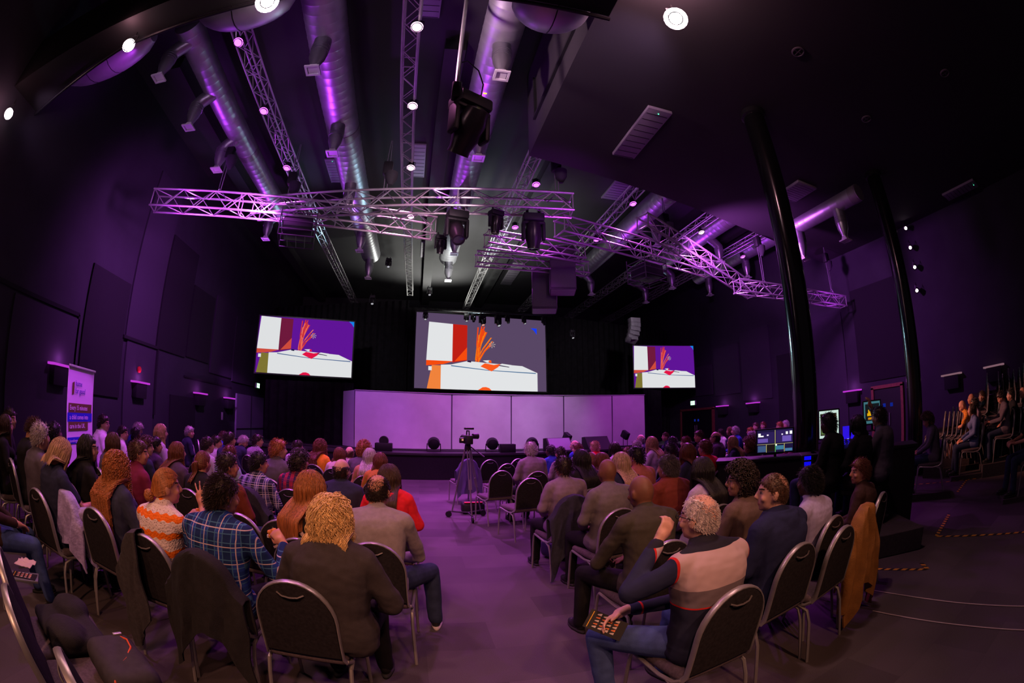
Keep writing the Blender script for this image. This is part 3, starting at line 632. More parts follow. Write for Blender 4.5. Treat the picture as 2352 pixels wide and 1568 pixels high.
# hoists
def hoist(label, x, y, z0, z1, zm, purple=True):
    t = thing('chain_hoist', label, 'hoist', (x, y, z0))
    m = mat('chain', (0.45, 0.42, 0.5), 0.4, 0.8)
    mb = MB(); L = z1 - z0; k = int(L / 0.05)
    for s in (-1, 1): MB().tube([(s * 0.03, 0, 0), (s * 0.03 + 0.05 * s * 0.3, 0, (zm - z0)), (s * 0.012, 0, L)], 0.010, 4).build('chain', m, t)
    MB().rbox((0, 0, zm - z0), (0.22, 0.18, 0.34), 0.04).build('motor', BLK, t)
    MB().lathe([(0.05, -0.32), (0.14, -0.16), (0.15, 0.0), (0.10, 0.02)], (0.10, 0, zm - z0 - 0.12), 14).build('chain_bag', mat('bag_fabric', (0.03, 0.03, 0.035), 0.9), t)
    MB().tube([(-0.25, 0, -0.15), (0, 0, 0.12), (0.25, 0, -0.15)], 0.014, 5).build('sling', m, t); return t
hoist('chain hoist at the left end of the upper left box truss', -5.0, 8.65, 6.45, 8.0, 7.55)
hoist('chain hoist dropping from the left ceiling truss above the caged projector', -3.3, 9.1, 6.5, 8.0, 7.0)
hoist('chain hoist with black bag left of the aisle truss', -1.0, 8.95, 6.5, 8.0, 7.2)
hoist('chain hoist with curled cable near the right end of the aisle box truss', 2.75, 8.4, 6.45, 8.0, 7.3)
hoist('chain hoist above the right caged projector', 6.6, 10.2, 6.45, 8.0, 7.3)
hoist('chain hoist beside the first pillar holding the far right truss', 9.4, 9.35, 5.4, 6.98, 6.7)
hoist('purple lit chain hoist between the pillars holding the far right truss', 12.6, 9.1, 5.4, 6.98, 6.6)
# pale ceiling panels and diffusers
PALE = mat('ceiling_heater', (0.30, 0.26, 0.33), 0.6, 0, 0.1, 60)
def ceil_panel(label, x0, x1, y0, y1, z, led=False):
    t = thing('radiant_panel', label, 'ceiling panel', ((x0 + x1) / 2, (y0 + y1) / 2, z))
    mb = MB(); w_, l_ = x1 - x0, y1 - y0; mb.rbox((0, 0, 0), (w_, l_, 0.07), 0.015); mb.build('housing', PALE, t)
    mb = MB()
    for i in range(9): mb.box((0, -l_ / 2 + l_ * (i + .5) / 9 + 0.06, -0.037), (w_ * 0.86, 0.012, 0.008))
    mb.build('grille', BLKM, t, False)
    if led: MB().ball((0, -l_ / 2 + 0.1, -0.045), 0.012, 8, 5).build('indicator', emi('green_led', (0.1, 1, 0.5), 2.0), t)
ceil_panel('long pale radiant panel on the lower ceiling, centre right', 3.55, 4.05, 5.4, 7.1, ZS - 0.04, True)
ceil_panel('pale radiant panel on the lower ceiling right of the first pillar top', 8.2, 8.95, 6.2, 7.05, ZS - 0.04)
ceil_panel('dim radiant panel high at the far right edge', 12.9, 13.5, 2.6, 3.9, ZS - 0.04, True)
ceil_panel('pale ceiling panel right of the aisle truss near the third lamp', -0.62, -0.22, 11.0, 12.9, 9.36)
ceil_panel('pale ceiling panel beside the nearest aisle truss lamp', -0.62, -0.22, 4.6, 6.1, 9.36)
ceil_panel('pale ceiling panel left of the truss holding the right purple lamp', 5.9, 6.6, 11.6, 13.1, 9.36, True)
ceil_panel('pale ceiling panel beyond the left truss crossing', -3.4, -2.9, 11.9, 13.4, 9.36, True)
ceil_panel('white ceiling panel above the screen lamps beside the aisle truss end', -0.2, 0.2, 18.5, 20.4, 9.36)
ceil_panel('pale ceiling panel right of the speakers near the truss', 4.3, 4.9, 20.5, 24.0, 9.36)
ceil_panel('pale ceiling panel behind the lower speaker', 3.0, 3.4, 17.0, 19.5, 9.36)
for (x, y, lab) in ((5.15, 2.9, 'round ceiling vent on the lower ceiling near the flood lamp'), (7.75, 3.4, 'round ceiling vent left of the second pillar top'), (8.0, 1.12, 'round ceiling vent with a green light at the upper right')):
    t = thing('ceiling_vent', lab, 'vent', (x, y, ZS - 0.01))
    MB().lathe([(0.12, 0), (0.12, -0.02), (0.10, -0.025), (0.10, 0)], (0, 0, 0), 24, cap=False).build('ring', mat('vent_ring', (0.14, 0.12, 0.14), 0.5), t)
    MB().box((0, 0, -0.012), (0.19, 0.015, 0.01)).box((0, 0, -0.012), (0.015, 0.19, 0.01)).build('cross_bar', mat('vent_ring', (0.14, 0.12, 0.14), 0.5), t, False)
# wall lights
def wall_light(label, side, y, z, w_=0.75, dim=0):
    x = XL if side == 'l' else XR; s = 1 if side == 'l' else -1
    t = thing('wall_light', label, 'wall light', (x, y, z))
    MB().rbox((s * 0.14, 0, -0.22), (0.22, w_ * 0.75, 0.40), 0.02).build('housing', PAND, t)
    MB().rbox((s * 0.16, 0, 0.0), (0.26, w_, 0.05), 0.01).build('lit_top', emi('wall_lamp_glow_%d' % dim, (0.50, 0.035, 0.62) if not dim else (.20, .10, .13), 1.0), t)
    if not dim: point('wall_light_lamp', (x + s * 0.22, y, z + 0.12), MAG, 2.0, 0.04)
for y, lab in ((7.1, 'wall light ledge behind the roll-up banner, glowing magenta'), (10.6, 'wall light ledge under the red bell, glowing magenta'), (14.6, 'wall light ledge, third along the left wall'), (17.3, 'wall light ledge nearest the purple doors')): wall_light(lab, 'l', y, 2.18)
for y, lab in ((17.5, 'wall light ledge right beside the dark door under the right screen'), (15.2, 'wall light ledge above the rows, left of the first pillar'), (9.5, 'wall light ledge between the pillars'), (5.2, 'dim wall light ledge right of the second pillar'), (3.55, 'dim wall light ledge above the tiered chairs')): wall_light(lab, 'r', y, 2.17, dim=int(y < 6))
t = thing('fire_bell', 'small red fire bell on the left wall above a wall light', 'bell', (XL + 0.09, 10.58, 2.52)); MB().lathe([(0.09, 0), (0.085, 0.04), (0.04, 0.07), (0.005, 0.075)], (0, 0, 0), 16, (0, PI / 2, 0)).build('gong', mat('bell_red', (0.6, 0.02, 0.03), 0.3), t); MB().rbox((-0.06, 0, 0), (0.05, 0.12, 0.12), 0.01).build('bell_base', mat('bell_red', (0.6, 0.02, 0.03), 0.3), t)
def exit_sign(label, loc, nrm_x):
    t = thing('exit_sign', label, 'sign', loc); s = nrm_x
    MB().rbox((0, 0, 0), (0.09, 0.42, 0.24), 0.01).build('housing', mat('sign_box', (0.5, 0.5, 0.5), 0.5), t)
    mb = MB(); mb.poly([(s * 0.05, -0.20, -0.11), (s * 0.05, 0.20, -0.11), (s * 0.05, 0.20, 0.11), (s * 0.05, -0.20, 0.11)], 0)
    mb.poly([(s * 0.052, -0.19, -0.10), (s * 0.052, 0.19, -0.10), (s * 0.052, 0.19, 0.10), (s * 0.052, -0.19, 0.10)], 1)
    mb.box((s * 0.054, 0.05, 0.0), (0.004, 0.06, 0.12), mi=0).box((s * 0.054, -0.09, 0.0), (0.004, 0.10, 0.03), mi=0)
    mb.build('face', [emi('sign_green', (0.10, 0.75, 0.25), 1.4), emi('sign_white', (0.85, 1.0, 0.85), 1.5)], t, False)
exit_sign('lit green and white exit sign above the purple doors', (-7.75, 20.4, 2.95), 1)
exit_sign('lit green and white exit sign above the dark door', (13.75, 19.9, 2.46), -1)
t = tag(MB().rbox((0, 0, 0), (0.03, 0.13, 0.30), 0.005).build('wall_notice', mat('notice', (0.6, 0.55, 0.65), 0.7), None, True, (XL + 0.02, 16.9, 1.45)), 'small white notice on the left wall near the purple doors', 'notice')
# lamps in front of the centre screen and their bar
t = thing('lamp_bar', 'thin black pipe over the centre screen holding small lamps', 'pipe', (-0.2, 17.2, 5.95)); MB().tube([(0, 0, 0.0), (5.4, 0, 0.05)], 0.035, 8).build('pipe', BLKM, t)
LED = emi('lamp_led', (0.55, 0.55, 0.6), 0.8); LEDO = emi('lamp_led_warm', (0.85, 0.38, 0.30), 0.9)
for i, (x, z, b) in enumerate(((0.15, 5.72, LED), (1.75, 5.62, LED), (2.02, 5.60, None), (2.38, 5.55, LEDO), (3.0, 5.52, LED), (3.38, 5.58, None), (4.05, 5.62, LED), (4.85, 5.50, None))):
    moving_head('small stage lamp hanging before the centre screen, number %s from its left edge' % ('one two three four five six seven eight'.split()[i]), (x, 17.2, 5.95 - .29 * (0.62 if i in (3, 4) else 0.45)), 0.1 * i, -0.5, 0.62 if i in (3, 4) else 0.45, b)
for i, (x, y, z) in enumerate(((0.28, 18.5, 7.2), (6.35, 18.0, 5.5), (-1.9, 16.5, 6.2), (-1.35, 16.0, 7.5))):
    moving_head('small dark lamp %s' % ('hanging above the centre screen near the truss end', 'far right beyond the centre screen corner', 'in the dark between the left and centre screens', 'hanging below the wide duct end')[i], (x, y, z), 0.2, -0.5, 0.5, LED)
# kit standing on the deck
def floor_lamp(label, x, y, sc=1.0):
    t = thing('floor_par', label, 'stage light', (x, y, 0.78)); t.scale = (sc,) * 3
    MB().lathe([(0.05, -0.14), (0.17, -0.10), (0.19, 0.0), (0.19, 0.07), (0.16, 0.07), (0.16, 0.0)], (0, 0, 0.25), 18, (-PI / 2 + 0.25, 0, 0)).build('lamp_body', BLK, t)
    MB().tube([(-.2, 0, .25), (-.21, 0.02, .02)], 0.016, 5).tube([(.2, 0, .25), (.21, 0.02, .02)], 0.016, 5).box((0, 0, 0.012), (0.44, 0.10, 0.02)).build('stand', BLK, t)
floor_lamp('round black floor lamp on the stage left of the video camera', 0.46, 13.9); floor_lamp('round black floor lamp on the stage right of the video camera', 2.28, 14.0); floor_lamp('round black floor lamp behind the cropped grey head', 3.55, 14.0)
t = thing('stage_box', 'black flight case with rounded lamp at the left of the stage', 'case', (-1.05, 13.6, 0.78)); MB().rbox((0, 0, 0.12), (0.52, 0.35, 0.24), 0.02).build('case', BLK, t); MB().lathe([(0.14, -0.08), (0.15, 0.08)], (0.0, 0, 0.30), 16, (-PI / 2, 0, 0)).build('lamp_head', BLK, t)
t = tag(MB().rbox((0, 0, 0.13), (0.45, 0.3, 0.26), 0.01).build('monitor_box', BLK, None, True, (2.68, 13.6, 0.78)), 'plain black box at the stage front edge', 'case')
t = thing('stage_monitor', 'wedge stage monitor with purple lit grille', 'speaker', (4.35, 13.75, 0.78), 0.15)
mb = MB(); prof = [(-.30, 0), (.28, 0), (.28, .40), (.05, .42)]; V = [(x, y, z) for x in (-.42, .42) for y, z in prof]; mb.add(V, [(0, 3, 2, 1), (4, 5, 6, 7), (0, 1, 5, 4), (1, 2, 6, 5), (2, 3, 7, 6), (3, 0, 4, 7)]).build('cabinet', BLK, t, False)
mb = MB(); mb.add([(-.38, -.285, .04), (.38, -.285, .04), (.38, .03, .41), (-.38, .03, .41)], [(0, 1, 2, 3)]); mb.build('grille', mat('monitor_grille', (0.25, 0.2, 0.3), 0.6), t, False)
t = thing('stage_monitor', 'dark wedge stage monitor behind the pale short haired head', 'speaker', (5.75, 14.0, 0.78), 0.1); MB().add(V, [(0, 3, 2, 1), (4, 5, 6, 7), (0, 1, 5, 4), (1, 2, 6, 5), (2, 3, 7, 6), (3, 0, 4, 7)]).build('cabinet', BLK, t, False)
for x, y, lab in ((4.75, 14.1, 'small black lamp standing beside the purple wedge monitor'), (6.95, 14.3, 'small black lamp standing at the right end of the stage')):
    t = thing('floor_spot', lab, 'stage light', (x, y, 0.78), 0.4); MB().rbox((0, 0, 0.42), (0.16, 0.30, 0.26), 0.03, rot=(0.5, 0, 0)).build('lamp_body', BLK, t); MB().tube([(0.11, 0, .42), (0.11, 0, 0.05), (-.11, 0, 0.05), (-.11, 0, .42)], 0.012, 5).box((0, 0, 0.02), (0.3, 0.25, 0.03)).build('stand', BLK, t)
# pillars
for (x, y, lab, r) in ((5.5, 4.75, 'first glossy black pillar rising right of the monitor', 0.21), (9.85, 4.8, 'second black pillar further right beside the tiered chairs', 0.20)):
    t = thing('round_pillar', lab, 'pillar', (x, y, 0)); MB().lathe([(r, 0.0), (r, ZS)], (0, 0, 0), 32).build('shaft', mat('pillar_gloss', (0.006, 0.006, 0.007), 0.16, spec=0.6), t)
    MB().lathe([(r + 0.05, 0), (r + 0.05, 0.12), (r + 0.01, 0.14)], (0, 0, 0), 32).build('base', BLK, t); MB().lathe([(r + 0.01, ZS - 0.12), (r + 0.04, ZS - 0.1), (r + 0.04, ZS)], (0, 0, 0), 32).build('cap', BLKM, t)
# roll-up banner
def text_mesh(txt, size, name, m, parent, M4, align='LEFT', bold=0.0):
    cu = bpy.data.curves.new(name, 'FONT'); cu.body = txt; cu.size = size; cu.align_x = align; cu.offset = bold; cu.resolution_u = 2
    to = bpy.data.objects.new(name, cu); COL.objects.link(to); bpy.context.view_layer.update()
    me = bpy.data.meshes.new_from_object(to.evaluated_get(bpy.context.evaluated_depsgraph_get())); bpy.data.objects.remove(to)
    me.materials.clear(); me.materials.append(m); o = link(name, me, parent); o.matrix_local = M4; return o
a, b = np.array([-4.42, 4.20]), np.array([-4.66, 5.02]); Lb = np.linalg.norm(b - a)
t = thing('roll_up_banner', 'roll-up banner with portrait and text, lit magenta, by the left wall', 'banner', (a[0], a[1], 0), math.atan2(b[1] - a[1], b[0] - a[0]))
# in banner space x runs along the sheet, the printed side looks along -y
t.rotation_euler = (0, 0, math.atan2((b - a)[1], (b - a)[0]))
PR = lambda n, c: mat('print_' + n, c, 0.6)
MB().box((Lb / 2, 0.012, 1.02), (Lb, 0.008, 1.94)).build('sheet', PR('sheet', (0.80, 0.72, 0.86)), t, False)
MB().rbox((Lb / 2, 0.0, 2.0), (Lb + 0.02, 0.03, 0.03), 0.005).build('top_bar', ALU, t); MB().rbox((Lb / 2, 0.0, 0.03), (Lb + 0.04, 0.20, 0.06), 0.02).build('foot', ALU, t)
def flat(pts, z0=0.004): return [(x, -z0 + 0.006, z) for x, z in pts]
mb = MB()
for x0, x1, z0, z1, mi in ((0.03, .80, 1.44, 1.555, 0), (0.0, .82, 1.33, 1.44, 1), (0.03, .68, 1.22, 1.33, 0), (0.0, .66, 1.06, 1.14, 1)): mb.poly(flat([(x0, z0), (x1, z0), (x1, z1), (x0, z1)]), mi)
mb.poly(flat([(.12, 1.66), (.19, 1.67), (.19, 1.82), (.12, 1.80)]), 0)
mb.build('colour_blocks', [PR('olive', (0.13, 0.09, 0.02)), PR('blue', (0.01, 0.01, 0.55))], t, False)
def bt(txt, x, z, s, m): text_mesh(txt, s, 'lettering', m, t, Matrix.Translation((x, -0.004, z)) @ Matrix.Rotation(PI / 2, 4, 'X'), bold=s * 0.012)
bt('home', .21, 1.77, .095, PR('text', (0.06, 0.03, 0.40))); bt('for good', .21, 1.68, .095, PR('text', (0.06, 0.03, 0.40)))
WT = PR('white', (0.8, 0.75, 0.85)); bt('Every 15 minutes', .06, 1.475, .083, WT); bt('a child comes into', .06, 1.36, .083, WT); bt('care in the UK.', .06, 1.25, .083, WT); bt('homeforgood.org.uk', .06, 1.08, .055, WT)
mb = MB(); rnd = random.Random(2)
def ell(cx, cz, ax, az, n=20, jit=0.0): return [(cx + ax * math.cos(2 * PI * i / n) * (1 + jit * rnd.uniform(-1, 1)), cz + az * math.sin(2 * PI * i / n) * (1 + jit * rnd.uniform(-1, 1))) for i in range(n)]
mb.poly(flat([(.08, .06), (.80, .06), (.78, .36), (.66, .46), (.58, .56), (.38, .54), (.28, .44), (.12, .36)], .005), 2)
mb.poly(flat([(.40, .44), (.56, .44), (.56, .60), (.40, .60)], .006), 1); mb.poly(flat(ell(.47, .67, .125, .165), .007), 1)
mb.poly(flat(ell(.48, .82, .17, .12, 26, .14), .008), 0); mb.poly(flat([(.33, .66), (.36, .82), (.40, .72)], .008), 0); mb.poly(flat([(.62, .62), (.60, .84), (.55, .74)], .008), 0)
mb.poly(flat(ell(.43, .68, .018, .010, 8), .009), 0); mb.poly(flat(ell(.52, .68, .018, .010, 8), .009), 0); mb.poly(flat(ell(.475, .575, .035, .009, 8), .009), 3); mb.poly(flat([(.47, .67), (.49, .62), (.46, .62)], .009), 3)
mb.poly(flat([(.38, .40), (.62, .40), (.66, .50), (.58, .57), (.40, .52)], .010), 0)
mb.build('portrait_print', [PR('hair', (0.02, 0.015, 0.02)), PR('skin', (0.55, 0.25, 0.30)), PR('coat', (0.03, 0.03, 0.12)), PR('lip', (0.30, 0.08, 0.12))], t, False)
spot('banner_spot', (-1.6, 2.4, 5.6), (-4.5, 4.6, 1.3), (.62, .05, 1.0), 900, 17, 0.5, 0.1)  # added fill that turns the banner magenta

# ---------------------------------------------------------------- banquet chair
def make_chair():
    t = bpy.data.objects.new('banquet_chair', None); COL.objects.link(t); t['category'] = 'chair'
    ch = []
    # seat
    mb = MB(); mb.rbox((0, 0.01, 0.445), (0.44, 0.46, 0.07), 0.03, seg=3); mb.build('seat', FABS, t)
    # arched back: outline then thickness
    w2 = 0.205; pts = []
    for z in np.linspace(0.47, 0.70, 5): pts.append((-w2, z))
    for a in np.linspace(PI, 0, 17)[1:-1]: pts.append((w2 * math.cos(a), 0.70 + 0.215 * math.sin(a)))
    for z in np.linspace(0.70, 0.47, 5): pts.append((w2, z))
    tilt = lambda z: -0.235 - (z - 0.47) * 0.14
    def ring(off, y): return [(x * off, tilt(z) + y, 0.68 + (z - 0.68) * off) for x, z in pts]
    mb = MB(); n = len(pts); R_ = [ring(0.90, -0.016), ring(0.97, -0.014), ring(0.985, 0.0), ring(0.97, 0.020), ring(0.80, 0.034)]
    V = sum(R_, []); F = []
    for i in range(4):
        for j in range(n): F.append((i * n + j, (i + 1) * n + j, (i + 1) * n + (j + 1) % n, i * n + (j + 1) % n))
    F.append(tuple(range(n))); F.append(tuple(4 * n + j for j in range(n))[::-1]); bk = mb.add(V, F).build('backrest', FABD, t)
    # flat metal rim
    P = [(x * 1.015, tilt(z), z if z > 0.5 else z) for x, z in pts]
    P = [(-0.217, -0.215, 0.44)] + P + [(0.217, -0.215, 0.44)]
    MB().tube(P, 0.01, 8, flat=(0.019, 0.008, (0, 1, 0.12))).build('back_rim', CHROME, bk)
    mb = MB(); mb.tube([(-0.07, tilt(.86) - .022, 0.855), (-0.04, tilt(.86) - .034, 0.842), (0, tilt(.86) - .037, 0.838), (0.04, tilt(.86) - .034, 0.842), (0.07, tilt(.86) - .022, 0.855)], 0.005, 6); mb.build('hand_grip', mat('grip_metal', (0.16, 0.14, 0.15), .5, .4), bk)
    for s in (-1, 1):
        x = s * 0.228
        MB().tube([(s * .217, -0.215, 0.44), (x, -0.17, 0.415), (x, -0.05, 0.405), (x, 0.14, 0.425), (x, 0.20, 0.43), (x, 0.225, 0.40), (x, 0.24, 0.30), (x, 0.262, 0.0)], 0.012, 7).build('front_leg', CHROME, t)
        MB().tube([(x, -0.12, 0.408), (x, -0.20, 0.38), (x, -0.235, 0.30), (x + s * .01, -0.30, 0.0)], 0.012, 7).build('rear_leg', CHROME, t)
    return t
CH0 = make_chair(); CH_USED = [False]
def chair(x, y, face, label, group=None):
    """face: compass-like angle, 0 looks along +y, positive turns to the left"""
    o = CH0 if not CH_USED[0] else copy_tree(CH0); CH_USED[0] = True
    o.location = (x, y, 0); o.rotation_euler = (0, 0, face); o['label'] = label
    if group: o['group'] = group
    elif 'group' in o: del o['group']
    return o
# ---------------------------------------------------------------- people
def fuse(mb, voxel, smooth=2, name='m'):
    me = mb.mesh('tmp', [], False); o = bpy.data.objects.new('tmp', me); COL.objects.link(o)
    m = o.modifiers.new('r', 'REMESH'); m.mode = 'VOXEL'; m.voxel_size = voxel; m.use_smooth_shade = True
    if smooth: s = o.modifiers.new('s', 'SMOOTH'); s.factor = 0.6; s.iterations = smooth
    bpy.context.view_layer.update()
    out = bpy.data.meshes.new_from_object(o.evaluated_get(bpy.context.evaluated_depsgraph_get()))
    bpy.data.objects.remove(o); bpy.data.meshes.remove(me); out.name = name; out['ss'] = 1; return out
def wrinkle(me, amp, f=9.0, squash=(1, 1, 3.0), seed=0):
    n = len(me.vertices); co = np.empty(n * 3); me.vertices.foreach_get('co', co); co = co.reshape(-1, 3)
    no = np.empty(n * 3); me.vertices.foreach_get('normal', no); no = no.reshape(-1, 3)
    sq = np.array(squash) * f; q = co * sq + seed * 3.7; d = np.zeros(n)
    rr = np.random.default_rng(seed)
    for k in range(7):                                                # sum of warped sine ridges
        v = rr.normal(size=3); v[2] *= 1.6; v /= np.linalg.norm(v); w_ = rr.normal(size=3) * 0.5
        d += np.sin(q @ v + 1.7 * np.sin(q @ w_ + k)) ** 3
    co += no * (amp * d / 3)[:, None]; me.vertices.foreach_set('co', co.ravel()); me.update()
HIP = np.array((0, -0.09, 0.55))
class Pose:
    def __init__(s, lean=3, hyaw=0, hpitch=0, arms=None, legs=None, fem=0.0, twist=0, stand=False, broad=1.0):
        s.__dict__.update(locals())
        s.A = rx(math.radians(-lean)) ; s.TW = rz(math.radians(twist)); s.dz = 0.0
    def up(s, p): return HIP + s.TW @ s.A @ (np.array(p, float) - HIP)
    def headmat(s):
        """4x4 of the head: origin at the skull centre"""
        c = s.up((0, -0.085, 1.185)); c = c + np.array((0, 0, 0))
        R = s.TW @ rz(math.radians(-s.hyaw)) @ rx(math.radians(s.hpitch))
        M = np.eye(4); M[:3, :3] = R; M[:3, 3] = c + R @ np.array((0, 0.015, 0.0)); return M
ARMS = {  # (elbow, wrist, hand direction, curl) for left(-) then right(+); torso space before lean is not applied
 'L': (((-.25, -.06, .76), (-.10, .20, .63), (.5, .8, -.2), .5), ((.25, -.06, .76), (.09, .22, .65), (-.5, .8, -.2), .5)),
 'N': (((-.24, .06, .76), (-.08, .26, .64), (.4, .9, -.2), .5), ((.24, .06, .76), (.08, .26, .66), (-.4, .9, -.2), .5)),
 'P': (((-.23, .08, .78), (-.05, .33, .74), (.2, .9, .1), .9), ((.23, .08, .78), (.06, .34, .76), (-.2, .9, .1), .9)),
 'B': (((-.29, -.04, .74), (-.16, .22, .62), (.5, .8, -.1), .5), ((.29, -.04, .74), (.16, .22, .62), (-.5, .8, -.1), .5)),
 'T': (((-.27, .16, .68), (-.10, .36, .62), (.5, .7, -.2), .7), ((.27, .16, .68), (.10, .36, .60), (-.5, .7, -.2), .7)),
 'A': (((-.26, .05, .76), (-.05, .24, .80), (.5, .6, .3), .9), ((.36, .03, .72), (.30, .26, .88), (-.65, .25, .55), 1.0)),
 'H': (((-.22, .05, .80), (-.03, .27, .92), (.4, .5, .5), .9), ((.23, .12, .84), (.07, .33, 1.02), (-0.05, .15, 1.0), .12)),
 'G': (((-.37, .06, .86), (-.17, .13, 1.08), (.55, .0, .75), .85), ((.20, .08, .72), (-.30, .20, .70), (-.9, .2, -.45), .6)),
 'U': (((-.25, .0, .80), (-.12, .25, .80), (.5, .8, 0), .5), ((.30, .12, 1.06), (.24, .20, 1.30), (-.3, .1, .9), .4)),
 'S': (((-.26, -.03, 1.12), (-.20, .16, .98), (.3, .8, 0), .4), ((.26, -.03, 1.12), (.20, .16, .98), (-.3, .8, 0), .4)),
}
def hand(mb, w_, d, curl, side, r=0.0088, spread=0.16):
    w_ = np.array(w_, float); d = np.array(d, float); d /= np.linalg.norm(d)
    n_ = np.cross(d, (side, 0.15, 0.1)); n_ = n_ / (np.linalg.norm(n_) + 1e-9)
    if n_[2] > 0: n_ = -n_                                            # palm looks down or inward
    s_ = np.cross(n_, d)
    if np.dot(s_, (-side, 0, 0)) < 0: s_ = -s_                        # towards the thumb
    mb.caps(w_ - d * .02, w_ + d * .03, .025, .030, 10); 
    for k in range(4):
        o = (k - 1.5) * .019
        b0 = w_ + d * (.088 - abs(k - 1.2) * .004) - s_ * o; mb.caps(w_ + d * .025 - s_ * o * .7, b0, .0135, .0115, 8)
        L = (.078, .086, .080, .062)[k]; dd = d - s_ * (k - 1.5) * spread; dd /= np.linalg.norm(dd)
        c1 = curl * 0.8; m1 = b0 + (dd * math.cos(c1) + n_ * math.sin(c1)) * L * .5; c2 = curl * 1.7
        m2 = m1 + (dd * math.cos(c2) + n_ * math.sin(c2)) * L * .32; c3 = curl * 2.3; m3 = m2 + (dd * math.cos(c3) + n_ * math.sin(c3)) * L * .22
        mb.caps(b0, m1, r * 1.08, r, 8); mb.caps(m1, m2, r, r * .93, 8); mb.caps(m2, m3, r * .93, r * .82, 8)
    t0 = w_ + d * .022 + s_ * .022; t1 = t0 + d * .032 + s_ * .026 + n_ * .012 * (1 + curl); t2 = t1 + d * .030 + s_ * (.008 - .012 * curl) + n_ * .008 * curl
    mb.caps(t0, t1, .014, .0105, 8); mb.caps(t1, t2, .0105, .0085, 8)
def tf(M, p): return M[:3, :3] @ np.array(p, float) + M[:3, 3]
def add_head(mb, M, ears=True):
    R = M[:3, :3]
    def B(c, r, n=16, m=12):
        k = MB().ball((0, 0, 0), r, n, m); V = k.v[0] + np.array(c); mb.add(V @ R.T + M[:3, 3], k.f)
    B((0, -.008, .008), (.077, .096, .110), 20, 16); B((0, .022, -.045), (.060, .066, .068)); B((0, .060, -.088), (.026, .022, .020), 10, 8)
    B((0, .070, .030), (.052, .020, .018), 12, 8); B((0, .080, -.062), (.024, .012, .012), 10, 8)
    mb.caps(tf(M, (0, .086, .018)), tf(M, (0, .106, -.022)), .009, .0125, 8); B((0, .098, -.030), (.017, .010, .008), 8, 6)
    for s in (-1, 1):
        B((s * .045, .062, -.028), (.022, .020, .020), 10, 8)
        if ears:
            B((s * .079, -.008, -.012), (.009, .019, .031), 10, 8); B((s * .084, -.014, -.004), (.006, .016, .022), 8, 6)
def torso(mb, P, g=0.0, hem=0.50, broad=1.0, chest=1.0):
    """torso volume grown by g over the bare body"""
    f = P.fem; b = broad
    Z = np.linspace(.50, 1.065, 15); tab = np.array([(.50, .150, .105, -.09), (.56, .172, .126, -.09), (.62, .170 - .004 * f, .128, -.095), (.70, .158 - .022 * f, .119, -.105), (.80, .163 - .017 * f, .119, -.115), (.90, .178 - .015 * f, .122, -.122), (.97, .182 - .02 * f, .113, -.127), (1.02, .150 - .01 * f, .088, -.127), (1.05, .095, .068, -.120), (1.07, .065, .058, -.115)])
    n = 24; V = []
    for z in Z:
        xw, yw, y = [np.interp(z, tab[:, 0], tab[:, q]) for q in (1, 2, 3)]
        for j in range(n):
            a = 2 * PI * j / n; c_, s_ = math.cos(a), math.sin(a); e = 1 / (abs(c_) ** 2.5 + abs(s_) ** 2.5) ** .4
            V.append(P.up(((xw * b + g) * c_ * e, y + (yw + g) * s_ * e, z + (g if z > 1.06 else 0))))
    mb.add(V, [(i * n + j, i * n + (j + 1) % n, (i + 1) * n + (j + 1) % n, (i + 1) * n + j) for i in range(len(Z) - 1) for j in range(n)] + [tuple(range(n))[::-1], tuple((len(Z) - 1) * n + j for j in range(n))])
    for s in (-1, 1):
        mb.caps(P.up((s * .04, -.125, 1.025)), P.up((s * (.165 - .02 * f) * b, -.13, .985)), .055 + g, .062 + g * .8, 14)
        mb.caps(P.up((s * .02, -.115, 1.06)), P.up((s * .12 * b, -.125, 1.01)), .036 + g, .045 + g, 12)
        if P.fem: mb.ball(tuple(P.up((s * .075, -.02, .90))), (.068 + g,) * 3, 14, 10)
def arm_pts(P, s, arms, broad=1.0):
    e, w_, d, c = arms[0 if s < 0 else 1]
    sh = P.up((s * (.185 - .02 * P.fem) * broad, -.13, .975))
    if P.stand: dz = np.array((0, 0, .40)); return sh, np.array(e) , np.array(w_), d, c
    tw = P.TW; return sh, tw @ np.array(e), tw @ np.array(w_), tw @ np.array(d, float), c
def leg_pts(P, s):
    if P.stand: return (np.array((s * .09, -.09, .50)), np.array((s * .11, -.06, .05)), np.array((s * .12, -.10, -.36)))
    L = P.legs or {}
    k, a = L.get(s, ((s * .14, .36, .50), (s * .15, .37 + .05 * s * 0.5, .09)))
    return np.array((s * .09, -.05, .545)), np.array(k, float), np.array(a, float)
